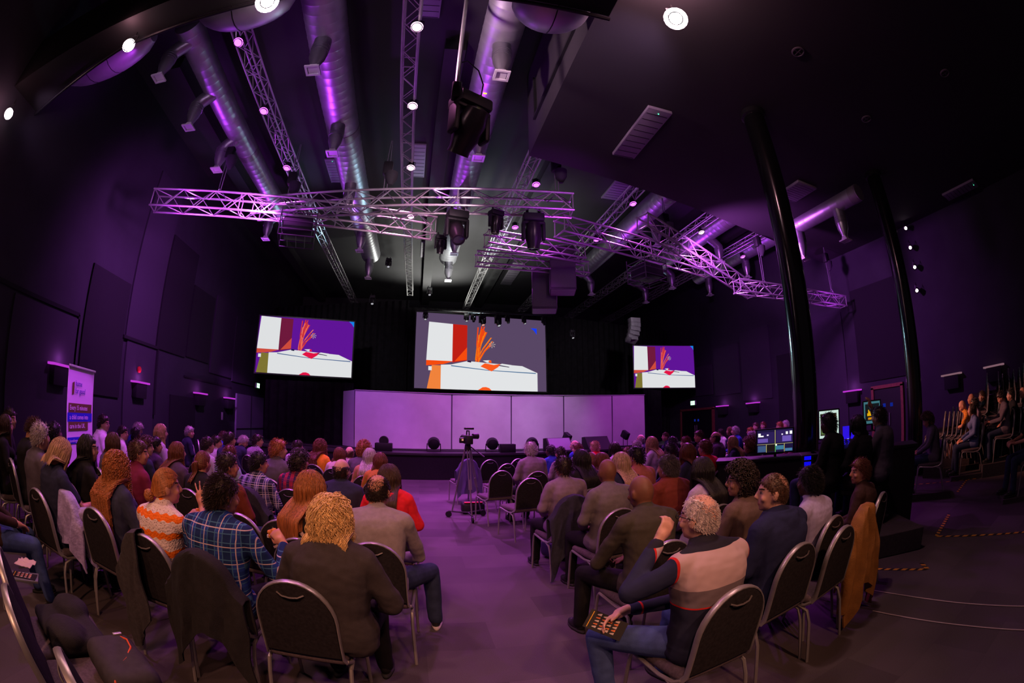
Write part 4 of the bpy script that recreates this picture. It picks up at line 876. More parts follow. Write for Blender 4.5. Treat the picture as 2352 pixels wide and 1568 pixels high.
def build_person(P, armk, vox=0.012, sleeves='long', top='plain', seed=0, bare_leg=False, big=False):
    """returns dict of meshes; body is one continuous surface"""
    arms = ARMS[armk]; M = P.headmat(); out = {}; br = P.broad
    b = MB(); add_head(b, M); torso(b, P, -0.012, broad=br * .97)
    nb = tf(M, (0, -.025, -.075)); b.caps(P.up((0, -.115, 1.03)), nb, .062, .056, 14); b.caps(nb, tf(M, (0, -.03, -.02)), .056, .055, 14)
    for s in (-1, 1):
        sh, e, w_, d, c = arm_pts(P, s, arms, br); b.caps(sh, e, .042, .034, 12); b.caps(e, e + (w_ - e) * .35, .035, .034, 12); b.caps(e + (w_ - e) * .35, w_, .034, .023, 12)
        hand(b, w_, d, c, s, .0088 if vox < .01 else .0105, .16 if armk != 'H' or s < 0 else .32)
        h, k, a = leg_pts(P, s); b.caps(h, k, .078, .052, 12); b.caps(k, k + (a - k) * .35, .052, .052, 12); b.caps(k + (a - k) * .35, a, .052, .033, 12); b.caps(a, a + np.array((0, .10, -.05)), .034, .026, 10)
    out['body'] = fuse(b, vox, 2, 'person_body')
    # garment on the upper body
    t = MB(); g = {'plain': .010, 'jacket': .024, 'blazer': .026, 'hoodie': .024}.get(top, .012); torso(t, P, g, broad=br * (1.03 if g > .02 else 1.0))
    t.caps(P.up((0, -.112, 1.03)), P.up((0, -.10, 1.065)), .072 + g * .4, .064 + g * .4, 14)
    if not P.stand:
        for s in (-1, 1): t.caps((s * .10, -.10, .54), (s * .10, .00, .545), .105 + g * .5, .095 + g * .5, 12)
    else: t.caps((0, -.09, .60), (0, -.09, .46), .16, .165, 16, sq=(1.05, .75, 1))
    for s in (-1, 1):
        sh, e, w_, d, c = arm_pts(P, s, arms, br); k = g * .8
        if sleeves == 'long': t.caps(sh, e, .050 + k, .043 + k, 12); t.caps(e, e + (w_ - e) * .9, .044 + k, .031 + k, 12)
        elif sleeves == 'roll': t.caps(sh, e, .050 + k, .043 + k, 12); t.caps(e, e + (w_ - e) * .55, .044 + k, .040 + k, 12)
        else: t.caps(sh, sh + (e - sh) * .62, .052 + k, .054 + k, 12)
    if top in ('hoodie',):
        for i in range(9):
            a = PI * (i / 8) ; p = P.up((.105 * math.cos(a), -.145 - .065 * math.sin(a), 1.055 - .02 * math.sin(a))); q = P.up((.105 * math.cos(a + .4), -.145 - .065 * math.sin(a + .4), 1.055 - .02 * math.sin(a + .4))); t.caps(p, q, .034, .034, 10)
        t.ball(tuple(P.up((0, -.215, .985))), (.095, .045, .075), 14, 10)
    if top in ('blazer', 'jacket', 'shirt', 'polo', 'plaid'):
        r = .0665 + g * .5
        for i in range(10):
            a = 2 * PI * i / 10; a2 = a + .7; f2 = lambda q: P.up((r * math.cos(q), -.108 + r * 1.05 * math.sin(q), 1.075 - .012 * math.sin(q) * -1)); t.caps(f2(a), f2(a2), .016, .016, 8)
    out['top'] = fuse(t, vox, 3, 'garment'); wrinkle(out['top'], .0048 if g < .02 else .0050, 13, (1, 1, 1.8), seed); wrinkle(out['top'], .0022, 27, (1, 1, 1.3), seed + 3)
    # trousers
    q = MB()
    for s in (-1, 1):
        h, k, a = leg_pts(P, s); q.caps(h - np.array((0, .03, 0)), h, .105, .10, 14); q.caps(h, k, .098, .070, 14)
        if bare_leg: pass
        else: q.caps(k, k + (a - k) * .3, .070, .066, 14); q.caps(k + (a - k) * .3, a + (a - k) * .02, .066, .056, 14)
    q.caps((-.07, -.09, .55), (.07, -.09, .55), .115, .115, 14)
    out['legs'] = fuse(q, vox, 2, 'trousers'); wrinkle(out['legs'], .005, 9, (1, 1, 1.5), seed + 5)
    # shoes with soles, one mesh per foot
    for s in (-1, 1):
        h, k, a = leg_pts(P, s); f = MB(); z0 = a[2] - .09
        f.ball((a[0], a[1] - .005, z0 + .055), (.038, .048, .055), 14, 10); f.ball((a[0] + s * .006, a[1] + .085, z0 + .038), (.043, .098, .038), 16, 10); f.ball((a[0] + s * .006, a[1] + .05, z0 + .055), (.038, .070, .045), 14, 10)
        sm = MB(); n = 18; ol = [(a[0] + s * .004 + (.046 if math.sin(t_) > -.2 else .040) * math.cos(t_), a[1] + .055 + .135 * math.sin(t_)) for t_ in [2 * PI * i / n for i in range(n)]]
        V = f.mesh('x', []); 
        f.add([(x, y, z0) for x, y in ol] + [(x, y, z0 + .022) for x, y in ol], [tuple(range(n))[::-1], tuple(range(n, 2 * n))] + [(i, (i + 1) % n, (i + 1) % n + n, i + n) for i in range(n)], 1)
        out['shoe%d' % s] = f
    out['M'] = M; return out
# hair -------------------------------------------------------------------------------------------
HA, HB, HC = .079, .099, .114
def hairline(n, style):
    x, y, z = n
    if y > .25: zl = .15 + (y - .25) * .70
    elif y > -.1: zl = -.28 + (y + .1) * 1.23
    else: zl = -.28 + (y + .1) * .42
    ok = z > zl
    if style == 'fringe': ok = (z > zl or (y < 0 and z > -.62)) and z < .42 - .35 * max(0, y) and y < .55
    return ok
def hpath(root, v0, L, step, push, flop, wave=0.0, wf=30, ph=0.0, back=1.0):
    p = np.array(root, float); v = np.array(v0, float); P = [p.copy()]; n = int(L / step)
    for i in range(n):
        v = v * .55 + np.array((0, 0, -flop)) * .45 ; q = p + v / (np.linalg.norm(v) + 1e-9) * step
        e = q / (np.array((HA, HB, HC)) * push); l = np.linalg.norm(e)
        if l < 1 and q[2] > -.10: q = q / l
        if q[2] < -.07 and q[1] < .03 and abs(q[0]) < .20:            # lie on the back and shoulders
            lim = -.112 - .125 * min(1, (-.07 - q[2]) / .11) * back
            if q[1] > lim: q[1] += (lim - q[1]) * .75
        v = q - p; p = q; P.append(p.copy())
    P = np.array(P)
    if wave:
        t = np.arange(len(P)) * step; k = np.minimum(1, t / .06)[:, None]
        P += wave * k * np.stack([np.sin(wf * t + ph), np.cos(wf * t + ph * 1.7) * .7, .5 * np.sin(wf * t * .9 + ph)], 1)
    return P
def make_hair(style, near, seed=0):
    rr = np.random.default_rng(seed); mb = MB(); ax = np.array((HA, HB, HC))
    S = lambda n: n / np.linalg.norm(n)
    dens = 3.2 if near else 1.0
    base = {'bob': 'long', 'bobmessy': 'long', 'curlylong': 'long', 'long': 'long'}.get(style, style)
    sk = 'fringe' if style == 'fringe' else 'full'
    # close scalp shell
    nn, mm = (40, 28) if near else (22, 16); k = MB().ball((0, 0, 0), (1, 1, 1), nn, mm); V = k.v[0].copy()
    thick = {'crop': 1.035, 'thin': 1.03, 'fringe': 1.03, 'short': 1.10, 'curly': 1.20, 'bun': 1.06, 'pony': 1.07}.get(style, 1.08)
    for i, n in enumerate(V):
        if hairline(n, sk):
            w_ = thick + (0.05 * max(0, n[2]) if style == 'short' else 0)
            if style == 'thin' and n[2] > .70 and n[1] < .30 and n[1] > -.62 and abs(n[0]) < .50: w_ = .985
            if style == 'curly': w_ += .10 * noise.noise(Vector(n * 6))
            V[i] = n * w_ + 0.0
            V[i] *= 1 + .02 * noise.noise(Vector(n * 9 + seed))
        else: V[i] = n * .86
    mb.add(V * ax * 1.005, k.f)
    def strands(cnt, fn, r, ns=3, taper=True):
        for _ in range(cnt):
            P = fn()
            if P is None: continue
            q = len(P); R = r * (1 - .75 * (np.arange(q) / q) ** 2) if taper else r
            mb.tube(P, R, ns, cap=False)
    def rand_dir(ok):
        for _ in range(60):
            n = rr.normal(size=3); n /= np.linalg.norm(n)
            if ok(n): return n
        return None
    if base == 'long':
        L = {'bob': .26, 'bobmessy': .27, 'long': .50, 'curlylong': .64}[style]; push = {'bob': 1.13, 'bobmessy': 1.18, 'long': 1.12, 'curlylong': 1.28}[style]
        wv = {'bob': 0.002, 'bobmessy': .015, 'long': .004, 'curlylong': .013}[style]
        bk = .12 if style in ('bob', 'bobmessy') else 1.0
        # hanging curtain
        az = np.linspace(math.radians(-122), math.radians(122), 34 if near else 20); rows = []
        for a in az:
            n = S(np.array((math.sin(a) * .55, -math.cos(a) * .55 - .05, .8))); rows.append(hpath(n * ax * push, (math.sin(a), -math.cos(a), -.1), L * (1 - .12 * abs(a) / 2) - .05, .02, push, 1.0, wv * .8, 60, a * 9, bk))
        m = min(len(r) for r in rows); G = np.array([r[:m] for r in rows]); V = G.reshape(-1, 3); nA = len(az)
        F = [(i * m + j, (i + 1) * m + j, (i + 1) * m + j + 1, i * m + j + 1) for i in range(nA - 1) for j in range(m - 1)]
        inner = V * np.array((.86, .86, 1)); off = len(V)
        mb.add(np.concatenate([V, inner]), F + [tuple(q + off for q in f[::-1]) for f in F] + [(i * m + m - 1, (i + 1) * m + m - 1, (i + 1) * m + m - 1 + off, i * m + m - 1 + off) for i in range(nA - 1)])
        top = MB().ball((0, 0, 0), (push, push, push), 24, 16); Vt = top.v[0]; Vt = Vt[:]; 
        for i, n in enumerate(Vt):
            q = n / push
            if q[2] < .25 and not (q[1] < 0): Vt[i] = q * .86
            elif q[1] > .45 and q[2] < .75: Vt[i] = q * .86
            elif q[2] < -.1: Vt[i] = q * .86
        mb.add(Vt * ax, top.f)
        def one():
            a = rr.uniform(-2.2, 2.2); e = rr.uniform(.15, .97); n = np.array((math.sin(a) * math.sqrt(1 - e * e), -math.cos(a) * math.sqrt(1 - e * e), e))
            if n[1] > .35 and n[2] < .6: return None
            return hpath(n * ax * push * rr.uniform(1.0, 1.04), (math.sin(a) + rr.normal() * (.6 if style == 'bobmessy' else .2), -math.cos(a) + rr.normal() * .3, -.1), L * (1.05 - .35 * (1 - e)) * rr.uniform(.8, 1.05), .022 if style in ('long', 'bob') else .012, push * rr.uniform(1.0, 1.07), 1.0, wv * rr.uniform(.6, 1.5) if wv else .002, {'curlylong': 90, 'bobmessy': 48}.get(style, 18), rr.uniform(0, 9), bk)
        strands(int((620 if style == 'bobmessy' else 430) * dens), one, .0026 if style != 'curlylong' else .0034)
    elif style in ('short', 'crop', 'thin', 'fringe'):
        Ls = {'short': .040, 'crop': .012, 'thin': .014, 'fringe': .020}[style]
        def one():
            n = rand_dir(lambda q: hairline(q, sk) and not (style == 'thin' and q[2] > .68 and -.65 < q[1] < .35 and abs(q[0]) < .55 and rr.random() < .86))
            if n is None: return None
            p = n * ax * (thick - .02); t_ = np.array((n[0] * .3 + rr.normal() * .25, -.5 + rr.normal() * .3, -.35 + .3 * n[2])); d = S(n * (.22 if near else .5) + t_ * .9)
            L = Ls * rr.uniform(.6, 1.2); return np.array([p, p + d * L * .5, p + S(d + t_ * .5) * L])
        strands(int((900 if near else 520) * dens), one, .0014 if near else .0024)
    elif style == 'curly':
        def one():
            n = rand_dir(lambda q: hairline(q, sk) or (q[1] < .1 and q[2] > -.75))
            if n is None: return None
            p = n * ax * 1.10; u = S(np.cross(n, (.3, .2, 1))); w_ = np.cross(n, u); r0 = rr.uniform(.010, .017); ph = rr.uniform(0, 6)
            return np.array([p + n * (.008 + .0045 * i) + (u * math.cos(ph + i * .95) + w_ * math.sin(ph + i * .95)) * r0 for i in range(9)])
        strands(int(260 * dens), one, .0034, taper=False)
    else:                                                             # bun, pony: hair drawn back
        tgt = np.array((0, -.125, -.045)) if style == 'bun' else np.array((0, -.115, .01))
        def one():
            n = rand_dir(lambda q: hairline(q, sk) and q[1] > -.75)
            if n is None: return None
            p = n * ax * 1.07; P = [p]
            for i in range(9):
                q = P[-1] + S(tgt - P[-1]) * .022; e = q / (ax * 1.075); l = np.linalg.norm(e); q = q / l if l < 1 else q; P.append(q)
                if np.linalg.norm(tgt - q) < .03: break
            return np.array(P)
        strands(int(300 * dens), one, .0022)
        if style == 'bun':
            c = np.array((0, -.135, -.055)); mb.ball(tuple(c), (.036, .032, .038), 14, 10)
            for i in range(int(16 * dens)):
                a = rr.uniform(0, 6.28); ti = rr.uniform(-.6, .6); R_ = np.array(Euler((ti, a, rr.uniform(-.5, .5))).to_matrix())
                mb.tube(np.array([R_ @ np.array((.037 * math.cos(t_), .030 * math.sin(t_), .012 * math.sin(3 * t_))) + c for t_ in np.linspace(0, 5.2, 14)]), .005, 4)
        else:
            for i in range(int(26 * dens)):
                p0 = tgt + rr.normal(size=3) * .010; mb.tube(hpath(p0, (rr.normal() * .2, -1, -.2), .20 * rr.uniform(.8, 1.1), .018, 1.12, 1.0, .004, 30, i), .006, 4)
    m = mb.mesh('hair', [], True); m['ss'] = 1; return m
HAIRCOL = {'dark': (.022, .013, .010), 'black': (.008, .007, .007), 'brown': (.075, .034, .018), 'browndk': (.050, .022, .013), 'brownblk': (.028, .016, .011), 'grey': (.42, .37, .38), 'greylt': (.58, .50, .50), 'greydk': (.10, .085, .09),
           'blonde': (.42, .26, .14), 'blondegold': (.74, .44, .18), 'blondepink': (.50, .33, .24), 'auburn': (.14, .040, .018), 'ginger': (.33, .11, .03)}
def hairmat(c): return mat('hair_' + c, HAIRCOL[c], .48, 0, .5, 110, 0, 260, spec=.5, streak=.10)
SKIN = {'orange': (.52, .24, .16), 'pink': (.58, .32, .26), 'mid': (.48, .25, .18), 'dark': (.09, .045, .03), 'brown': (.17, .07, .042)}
def skinmat(s): return mat('skin_' + s, SKIN[s], .55, 0, .10, 25, .08, 300, spec=.4)
TOPC = {'black': (.012, .012, .014), 'slate': (.10, .085, .12), 'navy': (.022, .025, .06), 'navy2': (.018, .022, .075), 'white': (.75, .70, .78), 'maroon': (.16, .015, .055), 'blue': (.03, .05, .45), 'lilac': (.45, .38, .52), 'lilac2': (.40, .36, .60), 'plum': (.07, .045, .085),
        'lightblue': (.32, .42, .60), 'rust': (.17, .035, .022), 'mustard': (.75, .28, .02), 'cream': (.60, .48, .46), 'camel': (.45, .22, .12), 'ochre': (.50, .20, .04), 'red': (.75, .02, .035), 'charcoal': (.045, .038, .042), 'grey': (.26, .22, .25), 'greyv': (.15, .13, .15),
        'mauve': (.23, .17, .25), 'salmon': (.42, .13, .11), 'olive': (.055, .050, .040), 'taupe': (.14, .095, .085), 'brown': (.055, .028, .025), 'pink': (.60, .20, .45), 'denimdk': (.035, .04, .075)}
def topmat(kind, c):
    if kind == 'plaidblue': return plaid('plaid_blue', (.015, .045, .26), (.006, .02, .10), (.50, .40, .46), (.05, .15, .30), 21)
    if kind == 'plaidlilac': return plaid('plaid_lilac', (.12, .10, .38), (.02, .02, .06), (.75, .65, .85), (.35, .30, .55), 22)
    if kind == 'plaidred': return plaid('plaid_red', (.40, .015, .05), (.03, .015, .06), (.12, .02, .06), (.20, .02, .05), 24)
    if kind == 'check': return checker('gingham_' + c, (.55, .45, .62), (.06, .03, .10), 40)
    if kind == 'crochet': return crochet('crochet')
    if kind == 'pattern':
        if c == 'bw': return blotch('bold_print', (.012, .010, .012), (.55, .40, .40), 7, .055)
        return blotch('line_print_' + c, TOPC[c], (.10, .05, .08), 26, .05)
    if kind == 'polo':
        if 'polo' in MATS: return MATS['polo']
        m, nt, b, sp, tc = cloth_nodes('polo')                         # woven panels: pale yoke, grey band, red piping, navy below
        z = sp.outputs['Z']
        def lt(v, s=z): q = nt.nodes.new('ShaderNodeMath'); q.operation = 'LESS_THAN'; q.inputs[1].default_value = v; nt.links.new(s, q.inputs[0]); return q.outputs[0]
        ab = nt.nodes.new('ShaderNodeMath'); ab.operation = 'ABSOLUTE'; nt.links.new(sp.outputs['X'], ab.inputs[0])
        c1 = mixc(nt, lt(.885), (.46, .34, .38), (.15, .12, .15)); c1 = mixc(nt, lt(.800), c1, (.55, .02, .02)); c1 = mixc(nt, lt(.792), c1, (.018, .02, .05))
        g = nt.nodes.new('ShaderNodeMath'); g.operation = 'GREATER_THAN'; g.inputs[1].default_value = .218; nt.links.new(ab.outputs[0], g.inputs[0]); g2 = nt.nodes.new('ShaderNodeMath'); g2.operation = 'GREATER_THAN'; g2.inputs[1].default_value = .228; nt.links.new(ab.outputs[0], g2.inputs[0])
        c1 = mixc(nt, g.outputs[0], c1, (.55, .02, .02)); c1 = mixc(nt, g2.outputs[0], c1, (.018, .022, .065))
        q = nt.nodes.new('ShaderNodeMath'); q.operation = 'GREATER_THAN'; q.inputs[1].default_value = 1.055; nt.links.new(z, q.inputs[0]); c1 = mixc(nt, q.outputs[0], c1, (.015, .015, .03))
        nt.links.new(c1, b.inputs['Base Color']); return m
    return mat('cloth_' + c, TOPC[c], .88, 0, .10, 30, .25, 330, spec=.2)
TROUSER = {'jeans': (.055, .085, .24), 'jeansdk': (.025, .035, .08), 'black': (.010, .010, .012), 'floral': None}
def legmat(c):
    if c == 'floral': return blotch('floral', (.45, .02, .10), (.65, .40, .50), 38, .10)
    return mat('trouser_' + c, TROUSER[c], .9, 0, .18, 18, .3, 300, spec=.15)
SHOEM = mat('shoe_leather', (.012, .012, .014), .5); SOLEM = mat('shoe_sole', (.45, .38, .40), .7); SOLED = mat('shoe_sole_dark', (.02, .02, .02), .8)
PROTO = {}; HAIRS = {}; COUNT = [0]
def get_proto(key, fn):
    if key not in PROTO: PROTO[key] = fn()
    return PROTO[key]
def glasses(parent, M):
    mb = MB()
    for s in (-1, 1):
        c = np.array((s * .034, .100, .010)); mb.tube(np.array([c + np.array((.024 * math.cos(a), 0, .018 * math.sin(a))) for a in np.linspace(0, 2 * PI, 14)[:-1]]), .0022, 5, closed=True)
        mb.tube([(s * .058, .098, .014), (s * .084, .04, .014), (s * .086, -.015, .010), (s * .082, -.03, -.01)], .0022, 5)
    mb.tube([(-.010, .101, .012), (.010, .101, .012)], .0022, 5)
    o = mb.build('glasses', BLK, parent); o.matrix_local = Matrix(M.tolist()); return o
def paint_face(me, M):
    """eyes, brows and lips as skin regions"""
    n = len(me.polygons); c = np.empty(n * 3); me.polygons.foreach_get('center', c); c = c.reshape(-1, 3) - M[:3, 3]; c = c @ M[:3, :3]
    mi = np.zeros(n, int); x = np.abs(c[:, 0]); y, z = c[:, 1], c[:, 2]
    mi[(y > .05) & (((x - .033) / .014) ** 2 + ((z - .006) / .007) ** 2 < 1)] = 1
    mi[(y > .05) & (((x - .033) / .006) ** 2 + ((z - .006) / .006) ** 2 < 1)] = 2
    mi[(y > .05) & (x > .014) & (x < .054) & (np.abs(z - .030) < .005)] = 2
    mi[(y > .06) & (x < .024) & (np.abs(z + .062) < .007)] = 3
    me.polygons.foreach_set('material_index', mi.tolist())
EYEW = mat('eye_white', (.30, .24, .24), .4); EYED = mat('eye_dark', (.015, .01, .01), .4)
def person(label, x, y, zt, face, hair, haircol, topk, topc, skin, pose, hy, near, legs_c='black', shoes='dark', extra=None, stand=False, glass=False, group=None, z0=None, sleeves=None, vox=None):
    fem = hair in ('long', 'bob', 'bobmessy', 'curlylong', 'bun', 'pony'); sc = max(.93, min(1.07, zt / 1.33)) if z0 is None else 1.0
    topkey = {'plaidblue': 'plaid', 'plaidlilac': 'plaid', 'plaidred': 'plaid', 'shirt': 'shirt', 'polo': 'polo', 'jacket': 'jacket', 'blazer': 'blazer', 'hoodie': 'hoodie', 'cardigan': 'plain'}.get(topk, 'plain')
    lean = {'L': 3, 'N': 12, 'P': 9, 'B': 2, 'T': 12, 'A': 11, 'H': 6, 'G': 9, 'U': 4, 'S': 0}[pose]; hp = {'N': -28, 'P': -30, 'T': -8, 'A': -6, 'G': 2}.get(pose, 2)
    hq = int(round(hy / 20.0) * 20) if not near else hy
    sl = sleeves or ('short' if topk == 'tee' and pose == 'P' else 'long'); v = vox or (.0085 if near else .0135)
    key = (pose, hq, fem, topkey if near else ('jacket' if topkey in ('jacket', 'blazer', 'hoodie') else 'plain'), sl, near and label, str(extra and extra.get('legs')), stand)
    def mk():
        P = Pose(lean, hq, hp, None, (extra or {}).get('legs'), 1.0 if fem else 0.0, (extra or {}).get('twist', 0), stand, (extra or {}).get('broad', 1.0))
        d = build_person(P, pose, v, sl, topkey if near else key[3], (extra or {}).get('seed', (ord(key[0][0]) * 7 + hq) % 97 if not near else len(label)), (extra or {}).get('bare', False))
        paint_face(d['body'], d['M']); return d
    import zlib
    d = get_proto(key, mk); M = d['M']
    o = link('person', d['body']); tag(o, label, 'person', group)
    z = (0 if z0 is None else z0)
    off = np.array((0, M[1, 3], 0)) * 0.9
    R = rz(face); px = np.array((x, y, 0)) - R @ off * sc
    o.location = (px[0], px[1], z); o.rotation_euler = (0, 0, face); o.scale = (sc, sc, zt / 1.33 if z0 is None else 1.0)
    def slot(ob, i, m):
        while len(ob.data.materials) <= i: ob.data.materials.append(m)
        ob.material_slots[i].link = 'OBJECT'; ob.material_slots[i].material = m
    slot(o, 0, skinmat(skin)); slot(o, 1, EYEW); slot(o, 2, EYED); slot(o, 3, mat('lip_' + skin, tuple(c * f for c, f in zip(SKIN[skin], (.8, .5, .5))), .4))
    names = {'jacket': 'jacket', 'blazer': 'blazer', 'hoodie': 'hoodie', 'polo': 'polo_shirt', 'tee': 't_shirt', 'crochet': 'jumper', 'cardigan': 'cardigan'}
    c = link(names.get(topk, 'shirt'), d['top'], o); slot(c, 0, topmat(topk, topc))
    c = link('trousers', d['legs'], o); slot(c, 0, legmat(legs_c))
    for s in (-1, 1):
        k = 'sm%d' % s
        if k not in d: m = d['shoe%d' % s].mesh('shoe', [SHOEM, SOLEM], True); m['ss'] = 1; d[k] = m
        c = link('shoe', d[k], o)
        if shoes == 'dark': slot(c, 1, SOLED)
    if hair != 'none':
        hk = (hair, bool(near), label if near else zlib.crc32(label.encode()) % 2)
        if hk not in HAIRS: HAIRS[hk] = make_hair(hair, near, len(HAIRS))
        c = link('hair', HAIRS[hk], o); slot(c, 0, hairmat(haircol)); c.matrix_local = Matrix(M.tolist())
    if glass: glasses(o, M)
    COUNT[0] += 1; return o, M
TGT = (0.3, 14.0)
def facing(x, y, t=TGT): return math.atan2(x - t[0], t[1] - y)
